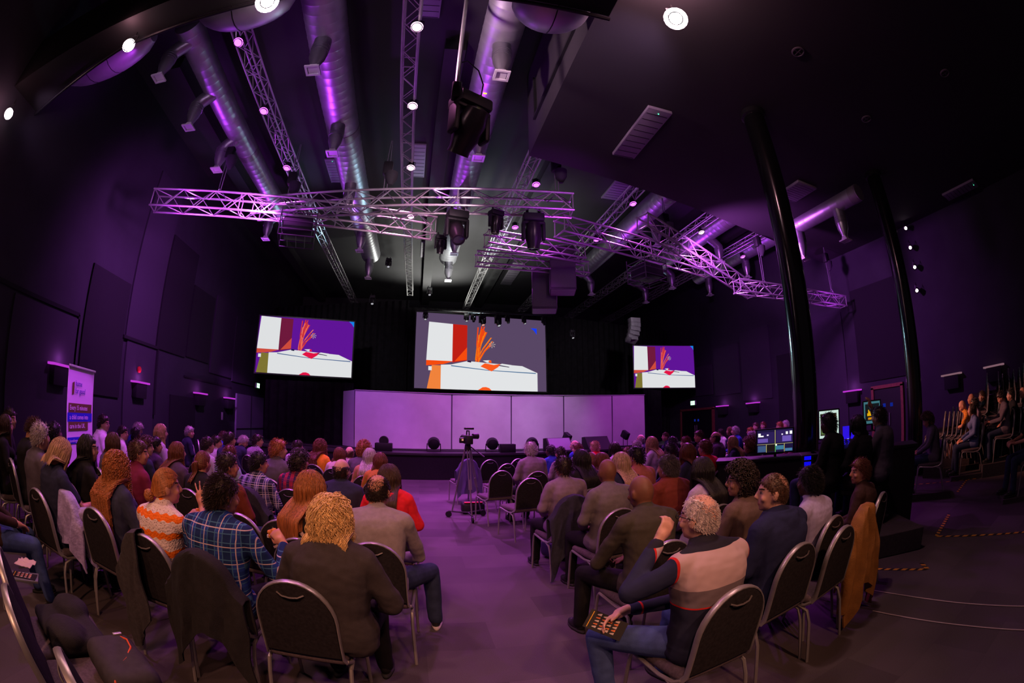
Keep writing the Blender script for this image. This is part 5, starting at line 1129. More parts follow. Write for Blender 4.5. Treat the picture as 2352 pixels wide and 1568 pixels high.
PEOPLE = [
    ('person at the far left wall in profile with short dark hair and dark top', -5.27, 3.72, 1.38, 'short', 'dark', 'plain', 'black', 'pink', 'L', 35, 38),
    ('person with long light brown hair in a black top at the far left', -4.8, 3.31, 1.346, 'long', 'browndk', 'plain', 'black', 'mid', 'L', 0, 42),
    ('person in black jacket with short brown hair and head bowed, far left rows', -4.25, 3.4, 1.408, 'short', 'brown', 'plain', 'black', 'orange', 'N', 20, 45),
    ('person with thick silver grey hair and dark slate shirt, left rows', -3.62, 3.01, 1.391, 'short', 'grey', 'plain', 'slate', 'mid', 'L', 10, 52),
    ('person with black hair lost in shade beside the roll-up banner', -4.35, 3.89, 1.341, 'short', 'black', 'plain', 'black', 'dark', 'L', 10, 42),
    ('blonde person in dark tee looking down holding a white paper cup', -3.01, 2.76, 1.358, 'bob', 'blonde', 'tee', 'navy', 'orange', 'P', 5, 60),
    ('person with long black hair and glasses in a black lace top', -3.07, 3.23, 1.367, 'long', 'black', 'plain', 'black', 'mid', 'L', 40, 55),
    ('person with smooth brown bob sitting directly before the curly ginger one', -3.57, 4.27, 1.333, 'bob', 'brown', 'plain', 'slate', 'mid', 'L', 0, 44),
    ('person with very long curly ginger hair in a dark denim jacket', -2.36, 2.86, 1.318, 'curlylong', 'ginger', 'jacket', 'denimdk', 'mid', 'L', 0, 66),
    ('person in glasses with white hood lit magenta, right of banner', -5.16, 5.88, 1.423, 'short', 'dark', 'hoodie', 'white', 'pink', 'L', 40, 38),
    ('person with dark hair and pale puffed sleeve behind the white hood', -5.05, 6.33, 1.27, 'short', 'dark', 'plain', 'white', 'mid', 'L', 35, 30),
    ('person bowing forward in a bright blue jumper by the left wall', -5.61, 7.57, 1.324, 'short', 'grey', 'plain', 'blue', 'pink', 'N', 10, 26),
    ('person with round black hair before the bowed blue jumper', -5.11, 6.83, 1.251, 'short', 'black', 'plain', 'black', 'dark', 'L', 0, 30),
    ('person with brown curly hair and maroon jumper in profile', -2.8, 3.79, 1.342, 'short', 'brown', 'plain', 'maroon', 'orange', 'L', 35, 52),
    ('person in glasses with light curls behind the maroon jumper', -3.53, 4.97, 1.274, 'curly', 'brown', 'plain', 'navy', 'pink', 'L', 30, 30),
    ('person with long blonde hair and pale lilac blouse near left wall', -4.02, 6.1, 1.42, 'long', 'blonde', 'plain', 'lilac', 'pink', 'L', 20, 34),
    ('person with cropped black hair in a creased plum jacket', -3.67, 5.42, 1.262, 'short', 'black', 'jacket', 'plum', 'mid', 'L', 20, 34),
    ('person sitting apart with thinning hair beside two empty left chairs', -4.83, 8.53, 1.313, 'short', 'grey', 'plain', 'navy', 'pink', 'L', 35, 25),
    ('person with wavy auburn hair in dark purple jacket, mid left rows', -2.76, 4.56, 1.323, 'long', 'auburn', 'jacket', 'plum', 'mid', 'L', 25, 46),
    ('person with tied auburn hair and a pale necklace in black top', -2.2, 4.17, 1.303, 'pony', 'auburn', 'plain', 'black', 'orange', 'L', 0, 54),
    ('person with dark swept hair and pale lilac collar', -3.1, 6.06, 1.313, 'short', 'dark', 'plain', 'lilac', 'mid', 'L', 20, 36),
    ('person with short dark hair right beside the pale lilac collar', -3.52, 7.24, 1.27, 'short', 'dark', 'plain', 'lilac', 'mid', 'L', 30, 30),
    ('person in bright blue leaning forward left of the purple doors', -4.33, 9.25, 1.278, 'short', 'brown', 'plain', 'blue', 'pink', 'N', 10, 24),
    ('person with cropped dark hair in front of the purple doors', -3.14, 6.98, 1.371, 'short', 'dark', 'plain', 'navy', 'mid', 'L', 25, 32),
    ('person with grey hair and navy top before the purple doors', -3.49, 8.44, 1.277, 'short', 'grey', 'plain', 'navy', 'mid', 'N', 30, 27),
    ('person in glasses and lilac gingham shirt right of purple doors', -3.06, 8.16, 1.318, 'short', 'dark', 'check', 'lilac', 'mid', 'L', 30, 28),
    ('person with ginger hair in a light blue shirt, middle left', -2.5, 5.58, 1.27, 'short', 'auburn', 'plain', 'lightblue', 'mid', 'L', 10, 38),
    ('bearded person with dark hair in a rust coloured jumper', -1.78, 3.9, 1.341, 'short', 'dark', 'plain', 'rust', 'orange', 'L', 35, 56),
    ('person with thick black hair in navy and white plaid shirt', -1.71, 4.59, 1.313, 'short', 'black', 'plaidlilac', 'x', 'orange', 'L', 30, 50),
    ('person in glasses with greying ginger hair and purple grey cardigan', -1.79, 5.55, 1.408, 'short', 'ginger', 'cardigan', 'slate', 'mid', 'L', 30, 42),
    ('person with dark crop and lilac shirt left of mustard jumper', -2.16, 7.88, 1.289, 'short', 'dark', 'plain', 'lilac', 'mid', 'L', 20, 30),
    ('person with dark curls in a red tartan shirt', -1.34, 4.93, 1.333, 'curly', 'dark', 'plaidred', 'x', 'orange', 'L', 30, 48),
    ('person with wavy auburn hair in a mustard yellow jumper', -1.68, 7.6, 1.345, 'curlylong', 'auburn', 'plain', 'mustard', 'orange', 'L', 25, 32),
    ('person with short auburn bob left of the bald patterned shirt', -1.28, 7.24, 1.254, 'bob', 'auburn', 'plain', 'cream', 'orange', 'L', 10, 32),
    ('bald person in a cream patterned shirt near the front left', -1.19, 7.76, 1.246, 'fringe', 'brown', 'pattern', 'cream', 'pink', 'L', 10, 32),
    ('person with big ginger curls against the purple backdrop', -0.85, 7.03, 1.374, 'curly', 'ginger', 'plain', 'slate', 'orange', 'L', 10, 36),
    ('person with long grey blonde hair and camel jacket', -0.71, 6.56, 1.311, 'long', 'grey', 'plain', 'camel', 'mid', 'L', 10, 38),
    ('person with bright auburn hair just above the red hoodie', -0.52, 6.12, 1.284, 'bob', 'auburn', 'plain', 'ochre', 'orange', 'L', 0, 36),
    ('person with long dark brown hair in a bright red hoodie', -0.27, 4.07, 1.332, 'long', 'browndk', 'hoodie', 'red', 'mid', 'L', 5, 60),
    ('bald person in a navy jacket left of the grey tee', -0.77, 4.47, 1.326, 'fringe', 'dark', 'jacket', 'navy', 'pink', 'L', 20, 54),
    ('person in glasses, long ginger hair, black and white patterned top', -0.75, 3.04, 1.36, 'long', 'ginger', 'pattern', 'bw', 'orange', 'L', 30, 80),
    ('golden blonde person in a charcoal blazer seated by the aisle', -0.45, 2.22, 1.34, 'bobmessy', 'blondegold', 'blazer', 'charcoal', 'orange', 'B', 5, 108),
    ('balding person in grey long tee and jeans beside the aisle', -0.29, 3.16, 1.36, 'thin', 'dark', 'tee', 'grey', 'orange', 'T', 12, 88),
    ('person in a blue plaid shirt holding a snack', -1.18, 2.48, 1.36, 'short', 'brownblk', 'plaidblue', 'x', 'orange', 'A', 32, 115),
    ('person with ginger bun and orange striped crochet jumper, hand raised', -1.65, 2.54, 1.331, 'bun', 'ginger', 'crochet', 'x', 'orange', 'H', 40, 88),
    ('person with cropped grey hair tinted pink behind the empty chairs', 1.79, 7.2, 1.398, 'short', 'grey', 'plain', 'mauve', 'pink', 'L', 0, 33),
    ('person in bright blue with black hair before the stage monitor', 2.51, 8.47, 1.27, 'short', 'black', 'plain', 'blue', 'dark', 'L', -20, 26),
    ('person with dark hair and mauve tee right of the blue one', 2.48, 7.76, 1.27, 'short', 'dark', 'plain', 'mauve', 'mid', 'L', 0, 30),
    ('bald person with pink lit crown and blue shirt near the stage', 3.27, 9.22, 1.329, 'fringe', 'grey', 'plain', 'blue', 'pink', 'L', -20, 26),
    ('person in a bright pink check shirt near the stage', 3.13, 8.66, 1.28, 'short', 'auburn', 'check', 'pink', 'pink', 'L', -20, 26),
    ('person with straight black hair right of the mauve jumper', 1.91, 5.14, 1.391, 'long', 'black', 'plain', 'black', 'dark', 'L', 0, 44),
    ('person with pale short hair and red top near the stage', 3.59, 8.88, 1.302, 'short', 'blonde', 'plain', 'red', 'pink', 'L', 0, 26),
    ('person with purple black bob and scarf near the stage', 3.39, 7.43, 1.343, 'bob', 'dark', 'plain', 'lilac', 'dark', 'L', 0, 30),
    ('person with pinned auburn hair and mauve tee, right block', 2.37, 6.0, 1.29, 'pony', 'auburn', 'plain', 'mauve', 'orange', 'L', 0, 38),
    ('person with auburn hair in a lilac patterned blouse', 2.29, 5.41, 1.319, 'bob', 'auburn', 'pattern', 'lilac', 'orange', 'L', 0, 44),
    ('person with long straight pale hair, centre of the right block', 2.24, 4.73, 1.364, 'long', 'blondepink', 'plain', 'navy', 'mid', 'L', 0, 46),
    ('person with a shaved dark head in a creased grey shirt', 1.69, 3.87, 1.379, 'none', 'x', 'shirt', 'greyv', 'brown', 'L', -5, 58),
    ('person with cropped dark hair in a mauve grey jumper by the aisle', 1.52, 4.66, 1.356, 'short', 'dark', 'shirt', 'mauve', 'orange', 'L', -10, 50),
    ('person with small auburn head between pale hair and salmon shirt', 3.39, 6.89, 1.27, 'short', 'auburn', 'plain', 'slate', 'mid', 'L', 0, 30),
    ('person with short black hair in a salmon shirt', 2.59, 5.03, 1.396, 'short', 'black', 'shirt', 'salmon', 'orange', 'L', -20, 44),
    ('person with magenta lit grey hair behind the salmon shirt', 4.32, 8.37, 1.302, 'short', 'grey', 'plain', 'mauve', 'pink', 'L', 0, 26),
    ('bald person at the right end of the backdrop', 5.2, 9.85, 1.374, 'fringe', 'grey', 'plain', 'navy', 'pink', 'L', 0, 22),
    ('person with long blonde hair just right of the backdrop', 4.03, 7.21, 1.42, 'long', 'blonde', 'plain', 'lilac', 'pink', 'L', 0, 30),
    ('person with a topknot seated before the dark curtain', 6.31, 10.5, 1.374, 'bun', 'brown', 'plain', 'navy', 'mid', 'L', -20, 20),
    ('person with black hair beside the topknot', 5.13, 8.26, 1.343, 'short', 'black', 'plain', 'black', 'dark', 'L', 0, 26),
    ('person with purple sheen on black hair, holding a white sheet', 3.77, 6.14, 1.341, 'short', 'black', 'plain', 'navy', 'dark', 'L', 0, 34),
    ('person with dark pink hair left of the brown door frame', 5.12, 7.73, 1.347, 'short', 'auburn', 'plain', 'navy', 'pink', 'L', 0, 26),
    ('person with long reddish hair in navy under the door', 3.4, 5.09, 1.39, 'long', 'auburn', 'plain', 'navy', 'mid', 'L', 0, 40),
    ('person in profile with brown hair in front of the dark doorway', 5.92, 8.39, 1.42, 'short', 'brown', 'plain', 'black', 'orange', 'L', -40, 26),
    ('person with auburn hair and a red top below the doorway', 4.0, 5.51, 1.388, 'short', 'auburn', 'plain', 'red', 'mid', 'L', -10, 36),
    ('balding person with a big purple hooded coat', 5.71, 7.49, 1.415, 'fringe', 'dark', 'hoodie', 'plum', 'mid', 'L', -10, 26),
    ('person with tiny dark cap of hair and white collar by wall', 8.54, 10.91, 1.337, 'short', 'dark', 'plain', 'white', 'mid', 'L', 20, 18),
    ('person with auburn bob, left of a pair by the wall', 8.53, 10.45, 1.393, 'bob', 'auburn', 'plain', 'navy', 'mid', 'L', 0, 18),
    ('person in blue, right of a pair by the wall', 8.27, 9.89, 1.409, 'short', 'grey', 'plain', 'blue', 'pink', 'L', 20, 19),
    ('person with ginger blonde hair and striped chair beside', 5.57, 6.75, 1.335, 'long', 'blonde', 'plain', 'navy', 'orange', 'L', 0, 28),
    ("person with small ginger head above the monitor's left edge", 9.08, 10.14, 1.326, 'short', 'ginger', 'plain', 'navy', 'orange', 'L', 0, 18),
    ('person with broad brown head left above the monitor', 10.44, 11.37, 1.42, 'short', 'brown', 'plain', 'plum', 'pink', 'L', -20, 22),
    ('person with dark magenta hair above the monitor', 11.02, 11.6, 1.421, 'short', 'auburn', 'plain', 'navy', 'pink', 'L', -20, 19),
    ("person with pink curls touching the monitor's left edge", 6.84, 7.57, 1.312, 'curly', 'grey', 'plain', 'plum', 'pink', 'L', 0, 24),
    ('person with rounded purple curls in front of the monitor desk', 4.8, 5.37, 1.355, 'curly', 'auburn', 'plain', 'black', 'mid', 'L', 0, 34),
    ("person with ginger hair above the monitor's right half", 9.93, 9.69, 1.42, 'short', 'ginger', 'plain', 'navy', 'orange', 'L', -10, 19),
    ('person with pink lit hair and pink top by the pillar', 10.99, 10.43, 1.42, 'short', 'grey', 'plain', 'pink', 'pink', 'L', -10, 20),
    ('person in maroon squeezed beside the first pillar', 8.17, 7.57, 1.29, 'short', 'auburn', 'plain', 'maroon', 'orange', 'L', -10, 22),
    ('person with dense grey hair in a rust brown jacket', 2.37, 3.91, 1.36, 'short', 'greydk', 'jacket', 'rust', 'orange', 'L', -15, 62),
    ('person with a shaved head in dark olive shirt and black trousers', 1.48, 2.78, 1.36, 'none', 'x', 'shirt', 'olive', 'brown', 'T', -10, 85),
    ('person with huge dark hair hiding a lilac top', 2.46, 3.43, 1.36, 'long', 'black', 'plain', 'lilac', 'dark', 'L', 0, 74),
    ('person in glasses, dark wavy hair, taupe top, facing left', 2.23, 2.59, 1.36, 'curly', 'dark', 'plain', 'taupe', 'mid', 'L', -50, 84),
    ('grey balding person in two tone polo, hand on cheek', 1.3, 1.81, 1.36, 'thin', 'greylt', 'polo', 'x', 'pink', 'G', -20, 130),
    ('person with brown crop in a navy hoodie', 2.01, 2.01, 1.36, 'crop', 'brown', 'hoodie', 'navy2', 'pink', 'L', -45, 108),
    ('person in pale lilac shirt mostly behind the navy hoodie', 2.67, 2.27, 1.297, 'short', 'black', 'shirt', 'lilac2', 'dark', 'L', 0, 100),
    ('person with ginger brown hair and brown top near the pillar', 3.54, 2.35, 1.239, 'short', 'auburn', 'plain', 'brown', 'orange', 'L', -45, 84),
]
TIER = [(10.72, 3.25, 0.69), (11.06, 3.35, 0.76), (11.41, 3.45, 0.83), (11.76, 3.55, 0.91), (12.1, 3.65, 0.99), (12.45, 3.74, 1.07), (10.81, 2.95, 0.57), (11.15, 3.04, 0.64), (11.5, 3.12, 0.72), (11.85, 3.21, 0.79), (12.2, 3.3, 0.88), (12.55, 3.39, 0.96), (12.9, 3.47, 1.06), (10.84, 2.82, 0.37), (11.19, 2.91, 0.44), (11.54, 3.0, 0.5), (11.89, 3.08, 0.57), (12.24, 3.17, 0.65), (12.59, 3.25, 0.73), (12.94, 3.33, 0.82), (13.29, 3.42, 0.91), (13.64, 3.5, 1.0), (10.88, 2.65, 0.54), (11.23, 2.73, 0.6), (11.58, 2.82, 0.67), (11.93, 2.89, 0.75), (12.29, 2.97, 0.83), (12.64, 3.05, 0.92), (12.99, 3.13, 1.01), (13.34, 3.2, 1.1), (10.92, 2.5, 0.56), (11.27, 2.58, 0.63), (11.62, 2.66, 0.7), (11.97, 2.73, 0.78), (12.33, 2.8, 0.86), (12.68, 2.88, 0.94), (13.03, 2.95, 1.03), (10.95, 2.34, 0.58), (11.31, 2.41, 0.65), (11.66, 2.48, 0.72), (12.01, 2.55, 0.8), (12.37, 2.62, 0.88), (12.72, 2.68, 0.97), (13.07, 2.75, 1.06), (10.98, 2.22, 0.66), (11.33, 2.29, 0.73), (11.69, 2.35, 0.8), (12.04, 2.42, 0.88), (12.39, 2.48, 0.96), (12.75, 2.54, 1.05), (13.1, 2.6, 1.14), (11.0, 2.1, 0.73), (11.36, 2.16, 0.81), (11.71, 2.22, 0.9), (12.07, 2.28, 0.99), (12.42, 2.34, 1.08)]
TIER2 = [(9.65, 4.15, 0.39), (9.69, 4.05, 0.37), (9.73, 3.94, 0.36), (9.77, 3.84, 0.35), (9.82, 3.73, 0.33), (9.86, 3.62, 0.32), (9.89, 3.52, 0.31), (10.66, 4.31, 0.43), (10.7, 4.21, 0.41), (10.74, 4.11, 0.4), (10.78, 4.0, 0.39), (10.82, 3.89, 0.38)]
# ---------------------------------------------------------------- seat everybody
NEARP = {
 'golden blonde': dict(legs_c='black', extra=dict(broad=1.12)),
 'balding person in grey long tee': dict(legs_c='jeansdk', shoes='light', extra=dict(broad=1.08, legs={1: ((.34, .36, .50), (.36, .34, .09))})),
 'person in a blue plaid': dict(extra=dict(broad=1.08, twist=0)),
 'person with ginger bun': dict(sleeves='roll'),
 'grey balding person': dict(legs_c='jeans', glass=True, extra=dict(broad=1.10, legs={-1: ((-.36, .34, .50), (-.30, .30, .09))})),
 'person with brown crop': dict(extra=dict(broad=1.08)),
 'person with a shaved head in dark olive': dict(extra=dict(broad=1.05, legs={-1: ((-.22, .46, .50), (-.24, .44, .09))})),
 'person with long dark brown hair in a bright red': dict(legs_c='floral'),
 'person in glasses, long ginger': dict(glass=True), 'person in glasses, dark wavy': dict(glass=True), 'person in glasses with white hood': dict(glass=True), 'person with long black hair and glasses': dict(glass=True),
 'blonde person in dark tee': dict(sleeves='short'),
}
EXTRA = [ # x, y of the top of the back, label
 (1.32, 7.2, 'empty chair with full silver frame nearest the tripod'), (1.53, 6.14, 'empty chair at the aisle end, nearest of the empty ones'), (1.47, 9.37, 'empty chair in the front row right of the video camera'),
 (1.65, 8.42, 'empty chair in the second row, just behind the front one'), (1.91, 7.35, 'empty chair left of the cropped grey head'), (2.1, 9.52, 'empty chair in the front row, furthest right of the empties'),
 (1.01, 9.27, 'chair with a dark coat on it behind the tripod'), (-1.42, 3.26, 'empty chair right of the plaid shirt shoulder'), (-1.04, 3.23, 'empty chair between plaid shirt and blonde person'),
 (-5.58, 3.74, 'empty chair at the far left edge, first of three'), (-5.09, 3.56, 'empty chair at the far left edge, second of three'), (-4.53, 3.36, 'empty chair at the far left, third of three'), (-4.88, 4.68, 'empty chair with bright rim right of the blonde tee person'),
 (-3.47, 2.87, 'chair with a pale cardigan hung on its side'), (-2.84, 2.64, 'chair draped with a quilted lilac jacket'), (-2.36, 2.50, 'empty chair right of the quilted jacket'), (-5.56, 10.26, 'empty chair by the left wall, further of two'), (-5.07, 9.03, 'empty chair by the left wall, nearer of two'),
 (2.51, 3.94, 'empty chair behind the shoulder of the olive shirt'), (-1.65, 0.99, 'empty chair at the lower left with papers on its seat'), (-1.11, 0.82, 'empty chair at the bottom left holding the dark bag'), (-2.05, 1.25, 'empty chair at the left edge beside the blue jeans knee'),
 (2.51, 1.76, 'empty chair directly beside the one covered by a mustard coat'), (3.06, 1.95, 'chair covered by a mustard coat at the right')]
taken = []; SHIFT = {'golden blonde': (-.16, .02)}
def place_extra(x, y, lab):
    f = facing(x, y) if x > -1 or y > 1.6 else -0.62
    if y > 5 and 0.9 < x < 2.2: f += 0.12
    R = rz(f); c = np.array((x, y, 0)) + R @ np.array((0, .29, 0)); taken.append((c[0], c[1])); return chair(c[0], c[1], f, lab), f
EX = {}
for x, y, lab in EXTRA:
    if lab: EX[lab] = place_extra(x, y, lab)
HEADS = {}
SHORT = lambda s: s.replace('person', 'one', 1)
for (lab, x, y, zt, hair, hc, tk, tc, skin, pose, hy, h) in PEOPLE:
    near = h >= 60; kw = {}
    for k_, v_ in NEARP.items():
        if lab.startswith(k_): kw = dict(v_)
    f = facing(x, y)
    if near and x < -.9: f *= .72
    if lab.startswith('grey balding'): f += .02
    if kw.get('glass') and not near: pass
    if not near and 'legs_c' not in kw: kw['legs_c'] = ('black', 'jeansdk', 'black')[len(lab) % 3]
    o, M = person(lab, x, y, zt, f, hair, hc, tk, tc, skin, pose, hy, near, **kw)
    HEADS[lab] = (o, M, f)
    px, py = o.location.x, o.location.y
    if all((px - a) ** 2 + (py - b) ** 2 > .09 for a, b in taken):
        taken.append((px, py)); dx_, dy_ = next((v for k_, v in SHIFT.items() if lab.startswith(k_)), (0, 0)); chair(px + dx_, py + dy_, f, 'chair under the ' + ' '.join(lab.split()[:13]))
# people beyond the pillars and at the technicians' desk
D = [ # label, x, y, zt, face, hair...
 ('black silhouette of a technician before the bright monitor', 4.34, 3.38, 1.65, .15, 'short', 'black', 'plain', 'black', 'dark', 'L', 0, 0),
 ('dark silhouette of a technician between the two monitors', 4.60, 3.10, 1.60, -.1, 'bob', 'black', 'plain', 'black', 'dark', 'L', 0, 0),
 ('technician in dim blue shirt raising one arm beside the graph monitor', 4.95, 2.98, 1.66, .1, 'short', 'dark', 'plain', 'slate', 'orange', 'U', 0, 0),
 ('person in dark top seen in profile just right of the second pillar', 7.6, 3.42, 1.45, .45, 'curly', 'brown', 'plain', 'slate', 'orange', 'N', -10, 0),
 ('bald person in yellow shirt and brown shorts with bare shins', 9.91, 3.46, 1.52, .45, 'none', 'dark', 'pattern', 'mustard', 'orange', 'P', 0, 0),
 ('person with loose hair in a denim blue top beside the yellow shirt', 9.45, 3.06, 1.42, .45, 'bob', 'browndk', 'plain', 'denim', 'orange', 'L', -10, 0),
 ('person behind the denim top leaning to look past', 10.1, 3.20, 1.50, .45, 'short', 'dark', 'plain', 'mauve', 'orange', 'L', -10, 0),
 ('bald person furthest back behind the yellow shirt', 10.78, 3.50, 1.60, .45, 'none', 'dark', 'plain', 'black', 'orange', 'L', 0, 0),
 ('person in glasses with grey brown hair in the second tier row', 11.2, 3.30, 1.61, .45, 'short', 'brown', 'plain', 'black', 'orange', 'L', -15, 0),
 ('person clasping hands in dark top on the tiers, leftmost of three', 9.72, 2.35, 1.58, .45, 'short', 'dark', 'plain', 'slate', 'orange', 'P', 0, 0),
 ('person with lit face on the tiers, middle of three', 10.26, 2.22, 1.56, .45, 'short', 'dark', 'plain', 'black', 'orange', 'L', 0, 0),
 ('bald person with white badge on the tiers, right of three', 10.5, 1.90, 1.57, .45, 'none', 'dark', 'plain', 'black', 'orange', 'N', 0, 0),
 ('person at the right edge with forearms stretched forward', 7.6, 1.28, 1.40, .6, 'short', 'dark', 'tee', 'black', 'orange', 'P', 0, 0)]
TOPC['denim'] = (.10, .13, .30)
for (lab, x, y, zt, f, hair, hc, tk, tc, skin, pose, hy, near) in D:
    sh = 'shorts' in lab
    o, M = person(lab, x, y, zt, f, hair, hc, tk, tc, skin, pose, hy, 1 if sh else near, legs_c='jeansdk' if not sh else 'black', z0=zt - 1.33, vox=.012, extra=dict(bare=True, legs={1: ((.16, .36, .52), (.18, .42, .09))}) if sh else None, sleeves='short' if sh or 'forearms' in lab else None)
    HEADS[lab] = (o, M, f)
    if 'silhouette' in lab or 'technician in' in lab:
        t = thing('stool', 'black stool under the ' + ' '.join(lab.split()[:12]), 'stool', (o.location.x, o.location.y, zt - 1.33), f)
        MB().lathe([(.17, .40), (.19, .42), (.19, .455), (.16, .47)], (0, 0, 0), 20).build('seat', FABD, t); MB().tube([(0, 0, .03), (0, 0, .42)], .025, 8).lathe([(.22, 0), (.22, .02), (.05, .05)], (0, 0, 0), 20).build('pedestal', BLKM, t); continue
    c = chair(o.location.x, o.location.y, f, 'chair under the ' + ' '.join(lab.split()[:13])); c.location.z = zt - 1.33
# the risers that carry them
t = thing('seating_riser', 'low dark risers under the seats at the far right', 'riser', (10.0, 2.4, 0))
RS = mat('riser_carpet', (0.05, 0.04, 0.048), .9, 0, .2, 30)
t2 = thing('technical_riser', 'low black platform under the technicians', 'riser', (4.6, 3.1, 0))
MB().rbox((0.05, 0.0, 0.135), (1.5, 1.2, 0.26), 0.01, rot=(0, 0, -.6)).build('platform', RS, t2, False)
for (lab, x, y, zt, *_r) in D[3:]:
    z = zt - 1.335
    if z > .03: MB().box((x - 10.0, y - 2.4, z / 2), (.62, 1.0, z), rot=(0, 0, .45)).build('step', RS, t, False)
def tier_chair(x, y, z, label, group, f=1.0):
    o = copy_tree(CH0); o.location = (x, y, z); o.rotation_euler = (0, 0, f); o['label'] = label; o['group'] = group; return o
n = 0
for (x, y, z) in TIER:
    tier_chair(x, y, z, 'empty chair in the receding tiered columns at the right edge', 'tiered chairs at the right edge', .28)
    MB().box((x - 10.0, y - 2.4, z / 2 - .0025), (.50, .50, z - .005), rot=(0, 0, .28)).build('step', RS, t, False)
for (x, y, z) in TIER2:
    tier_chair(x, y, z, 'empty chair in the two lilac rimmed rows beside the second pillar', 'rows of empty chairs beside the second pillar', .35)
    MB().box((x - 10.0, y - 2.4, z / 2 - .0025), (.50, .50, z - .005), rot=(0, 0, .35)).build('step', RS, t, False)
# ---------------------------------------------------------------- garments on chairs
def drape(name, label, cat, ch, f, m, u0=-.27, u1=.27, front=.20, back=.45, amp=.016, seed=0, flare=0.0, top_lift=.018):
    """cloth hung over the arched back: in front, over the rim and down behind"""
    nu, nv = 26, 40; V = []
    for i in range(nu):
        u = u0 + (u1 - u0) * i / (nu - 1); uc = max(-.2, min(.2, u)); zt = .70 + .215 * math.sqrt(max(0, 1 - (uc / .205) ** 2)); zt -= max(0, abs(u) - .2) * 1.2; zt = max(zt, .70 - max(0, abs(u) - .2) * 1.4) + top_lift
        yt = -.235 - (zt - .47) * .14
        Lf = front * (1 + .15 * math.sin(u * 20 + seed)); Lb = back * (1 + .12 * math.sin(u * 13 + seed * 2))
        for j in range(nv):
            w_ = j / (nv - 1); s = -Lf + (Lf + Lb + .06) * w_
            if s < 0: y, z = yt + .045 + .008 * (-s) , zt + s
            elif s < .06: a = PI * s / .06; y, z = yt + .045 - .0 - .045 * (1 - math.cos(a)), zt + .02 * math.sin(a)
            else: y, z = yt - .047 - flare * (s - .06) - .10 * (s - .06) * 0 - (.14 * 0), zt - (s - .06)
            k = min(1, abs(s) * 4)
            y += k * amp * (math.sin(u * 34 + seed + s * 3) + .7 * math.sin(u * 61 + s * 9 + seed)) * (1 if s > 0 else -.3); xx = u * (1 + flare * .5 * max(0, s)) + k * .01 * math.sin(s * 17 + u * 8 + seed)
            V.append((xx, y, max(z, .03)))
    V = np.array(V); V2 = V + np.array((0, -.014, -.0)) ; off = len(V)
    F = [(i * nv + j, (i + 1) * nv + j, (i + 1) * nv + j + 1, i * nv + j + 1) for i in range(nu - 1) for j in range(nv - 1)]
    G = [tuple(q + off for q in g[::-1]) for g in F]
    E_ = [(i * nv, i * nv + off, (i + 1) * nv + off, (i + 1) * nv) for i in range(nu - 1)] + [((i + 1) * nv + nv - 1, (i + 1) * nv + nv - 1 + off, i * nv + nv - 1 + off, i * nv + nv - 1) for i in range(nu - 1)]
    E_ += [(j + 1, j + 1 + off, j + off, j) for j in range(nv - 1)] + [((nu - 1) * nv + j, (nu - 1) * nv + j + off, (nu - 1) * nv + j + 1 + off, (nu - 1) * nv + j + 1) for j in range(nv - 1)]
    o = MB().add(np.concatenate([V, V2]), F + G + E_).build(name, m, None, True, ch.location, (0, 0, f)); tag(o, label, cat); return o
JK = mat('coat_black', (.014, .013, .016), .9, 0, .2, 30, .3, 200); NAVYC = mat('coat_navy', (.022, .022, .042), .9, 0, .2, 30, .3, 200)
g = lambda s: EX[s]
c, f = g('chair with a dark coat on it behind the tripod'); drape('coat', 'long dark navy coat over the chair behind the tripod', 'coat', c, f, mat('coat_blue', (.06, .05, .12), .9), back=.62, flare=.15, seed=1)
c, f = g('chair draped with a quilted lilac jacket')
QM = mat('quilted', (.34, .28, .58), .55, 0, .25, 20, .9, 30); o = drape('quilted_jacket', 'pale lilac quilted jacket hanging over a chair at the left', 'jacket', c, f, QM, back=.36, front=.3, amp=.022, seed=4, flare=.1)
mb = MB(); mb.tube([(.24, -.26, .80), (.34, -.22, .83), (.42, -.16, .74), (.44, -.14, .56)], [.06, .06, .055, .045], 12); mb.build('sleeve', QM, o)
c, f = g('chair with a pale cardigan hung on its side'); drape('cardigan', 'pale pink cardigan hanging from the edge of a chair', 'cardigan', c, f, mat('knit_pale', (.45, .36, .38), .9, 0, .1, 30, .4, 200), u0=-.28, u1=-.10, back=.42, front=.5, seed=7)
c, f = g('chair covered by a mustard coat at the right')
MUS = mat('coat_mustard', (.30, .13, .03), .75, 0, .2, 12, .3, 90); o = drape('mustard_coat', 'mustard brown coat hanging over a chair at the right', 'coat', c, f, MUS, u0=-.28, u1=.28, back=.66, front=.4, amp=.03, seed=3, flare=.10)
mb = MB(); mb.tube([(-.25, -.27, .78), (-.30, -.32, .60), (-.30, -.34, .34), (-.29, -.33, .16)], [.055, .06, .05, .045], 12); mb.build('sleeve', MUS, o)
def chair_of(key):
    for lab, (o, M, f) in HEADS.items():
        if lab.startswith(key): return o, f
for key, nm, lab, m, kw in (('person in a blue plaid', 'fur_trimmed_coat', 'black coat with a fuzzy hem hung behind the blue plaid shirt', JK, dict(back=.50, flare=.10, seed=2)), ('person with ginger bun', 'coat', 'dark grey coat on the chair of the striped jumper person', mat('coat_grey', (.045, .04, .046), .95, 0, .2, 40, .4, 200), dict(u0=-.32, u1=-.02, back=.6, seed=5)),
                            ('person with cropped dark hair in a mauve grey', 'cardigan', 'dark navy cardigan on the chair by the aisle', NAVYC, dict(back=.62, flare=.1, seed=6)), ('person with thick black hair', 'coat', 'dark coat behind the navy and white plaid shirt', NAVYC, dict(back=.5, seed=8))):
    o, f = chair_of(key); drape(nm, lab, nm.split('_')[-1], o, f, m, **kw)
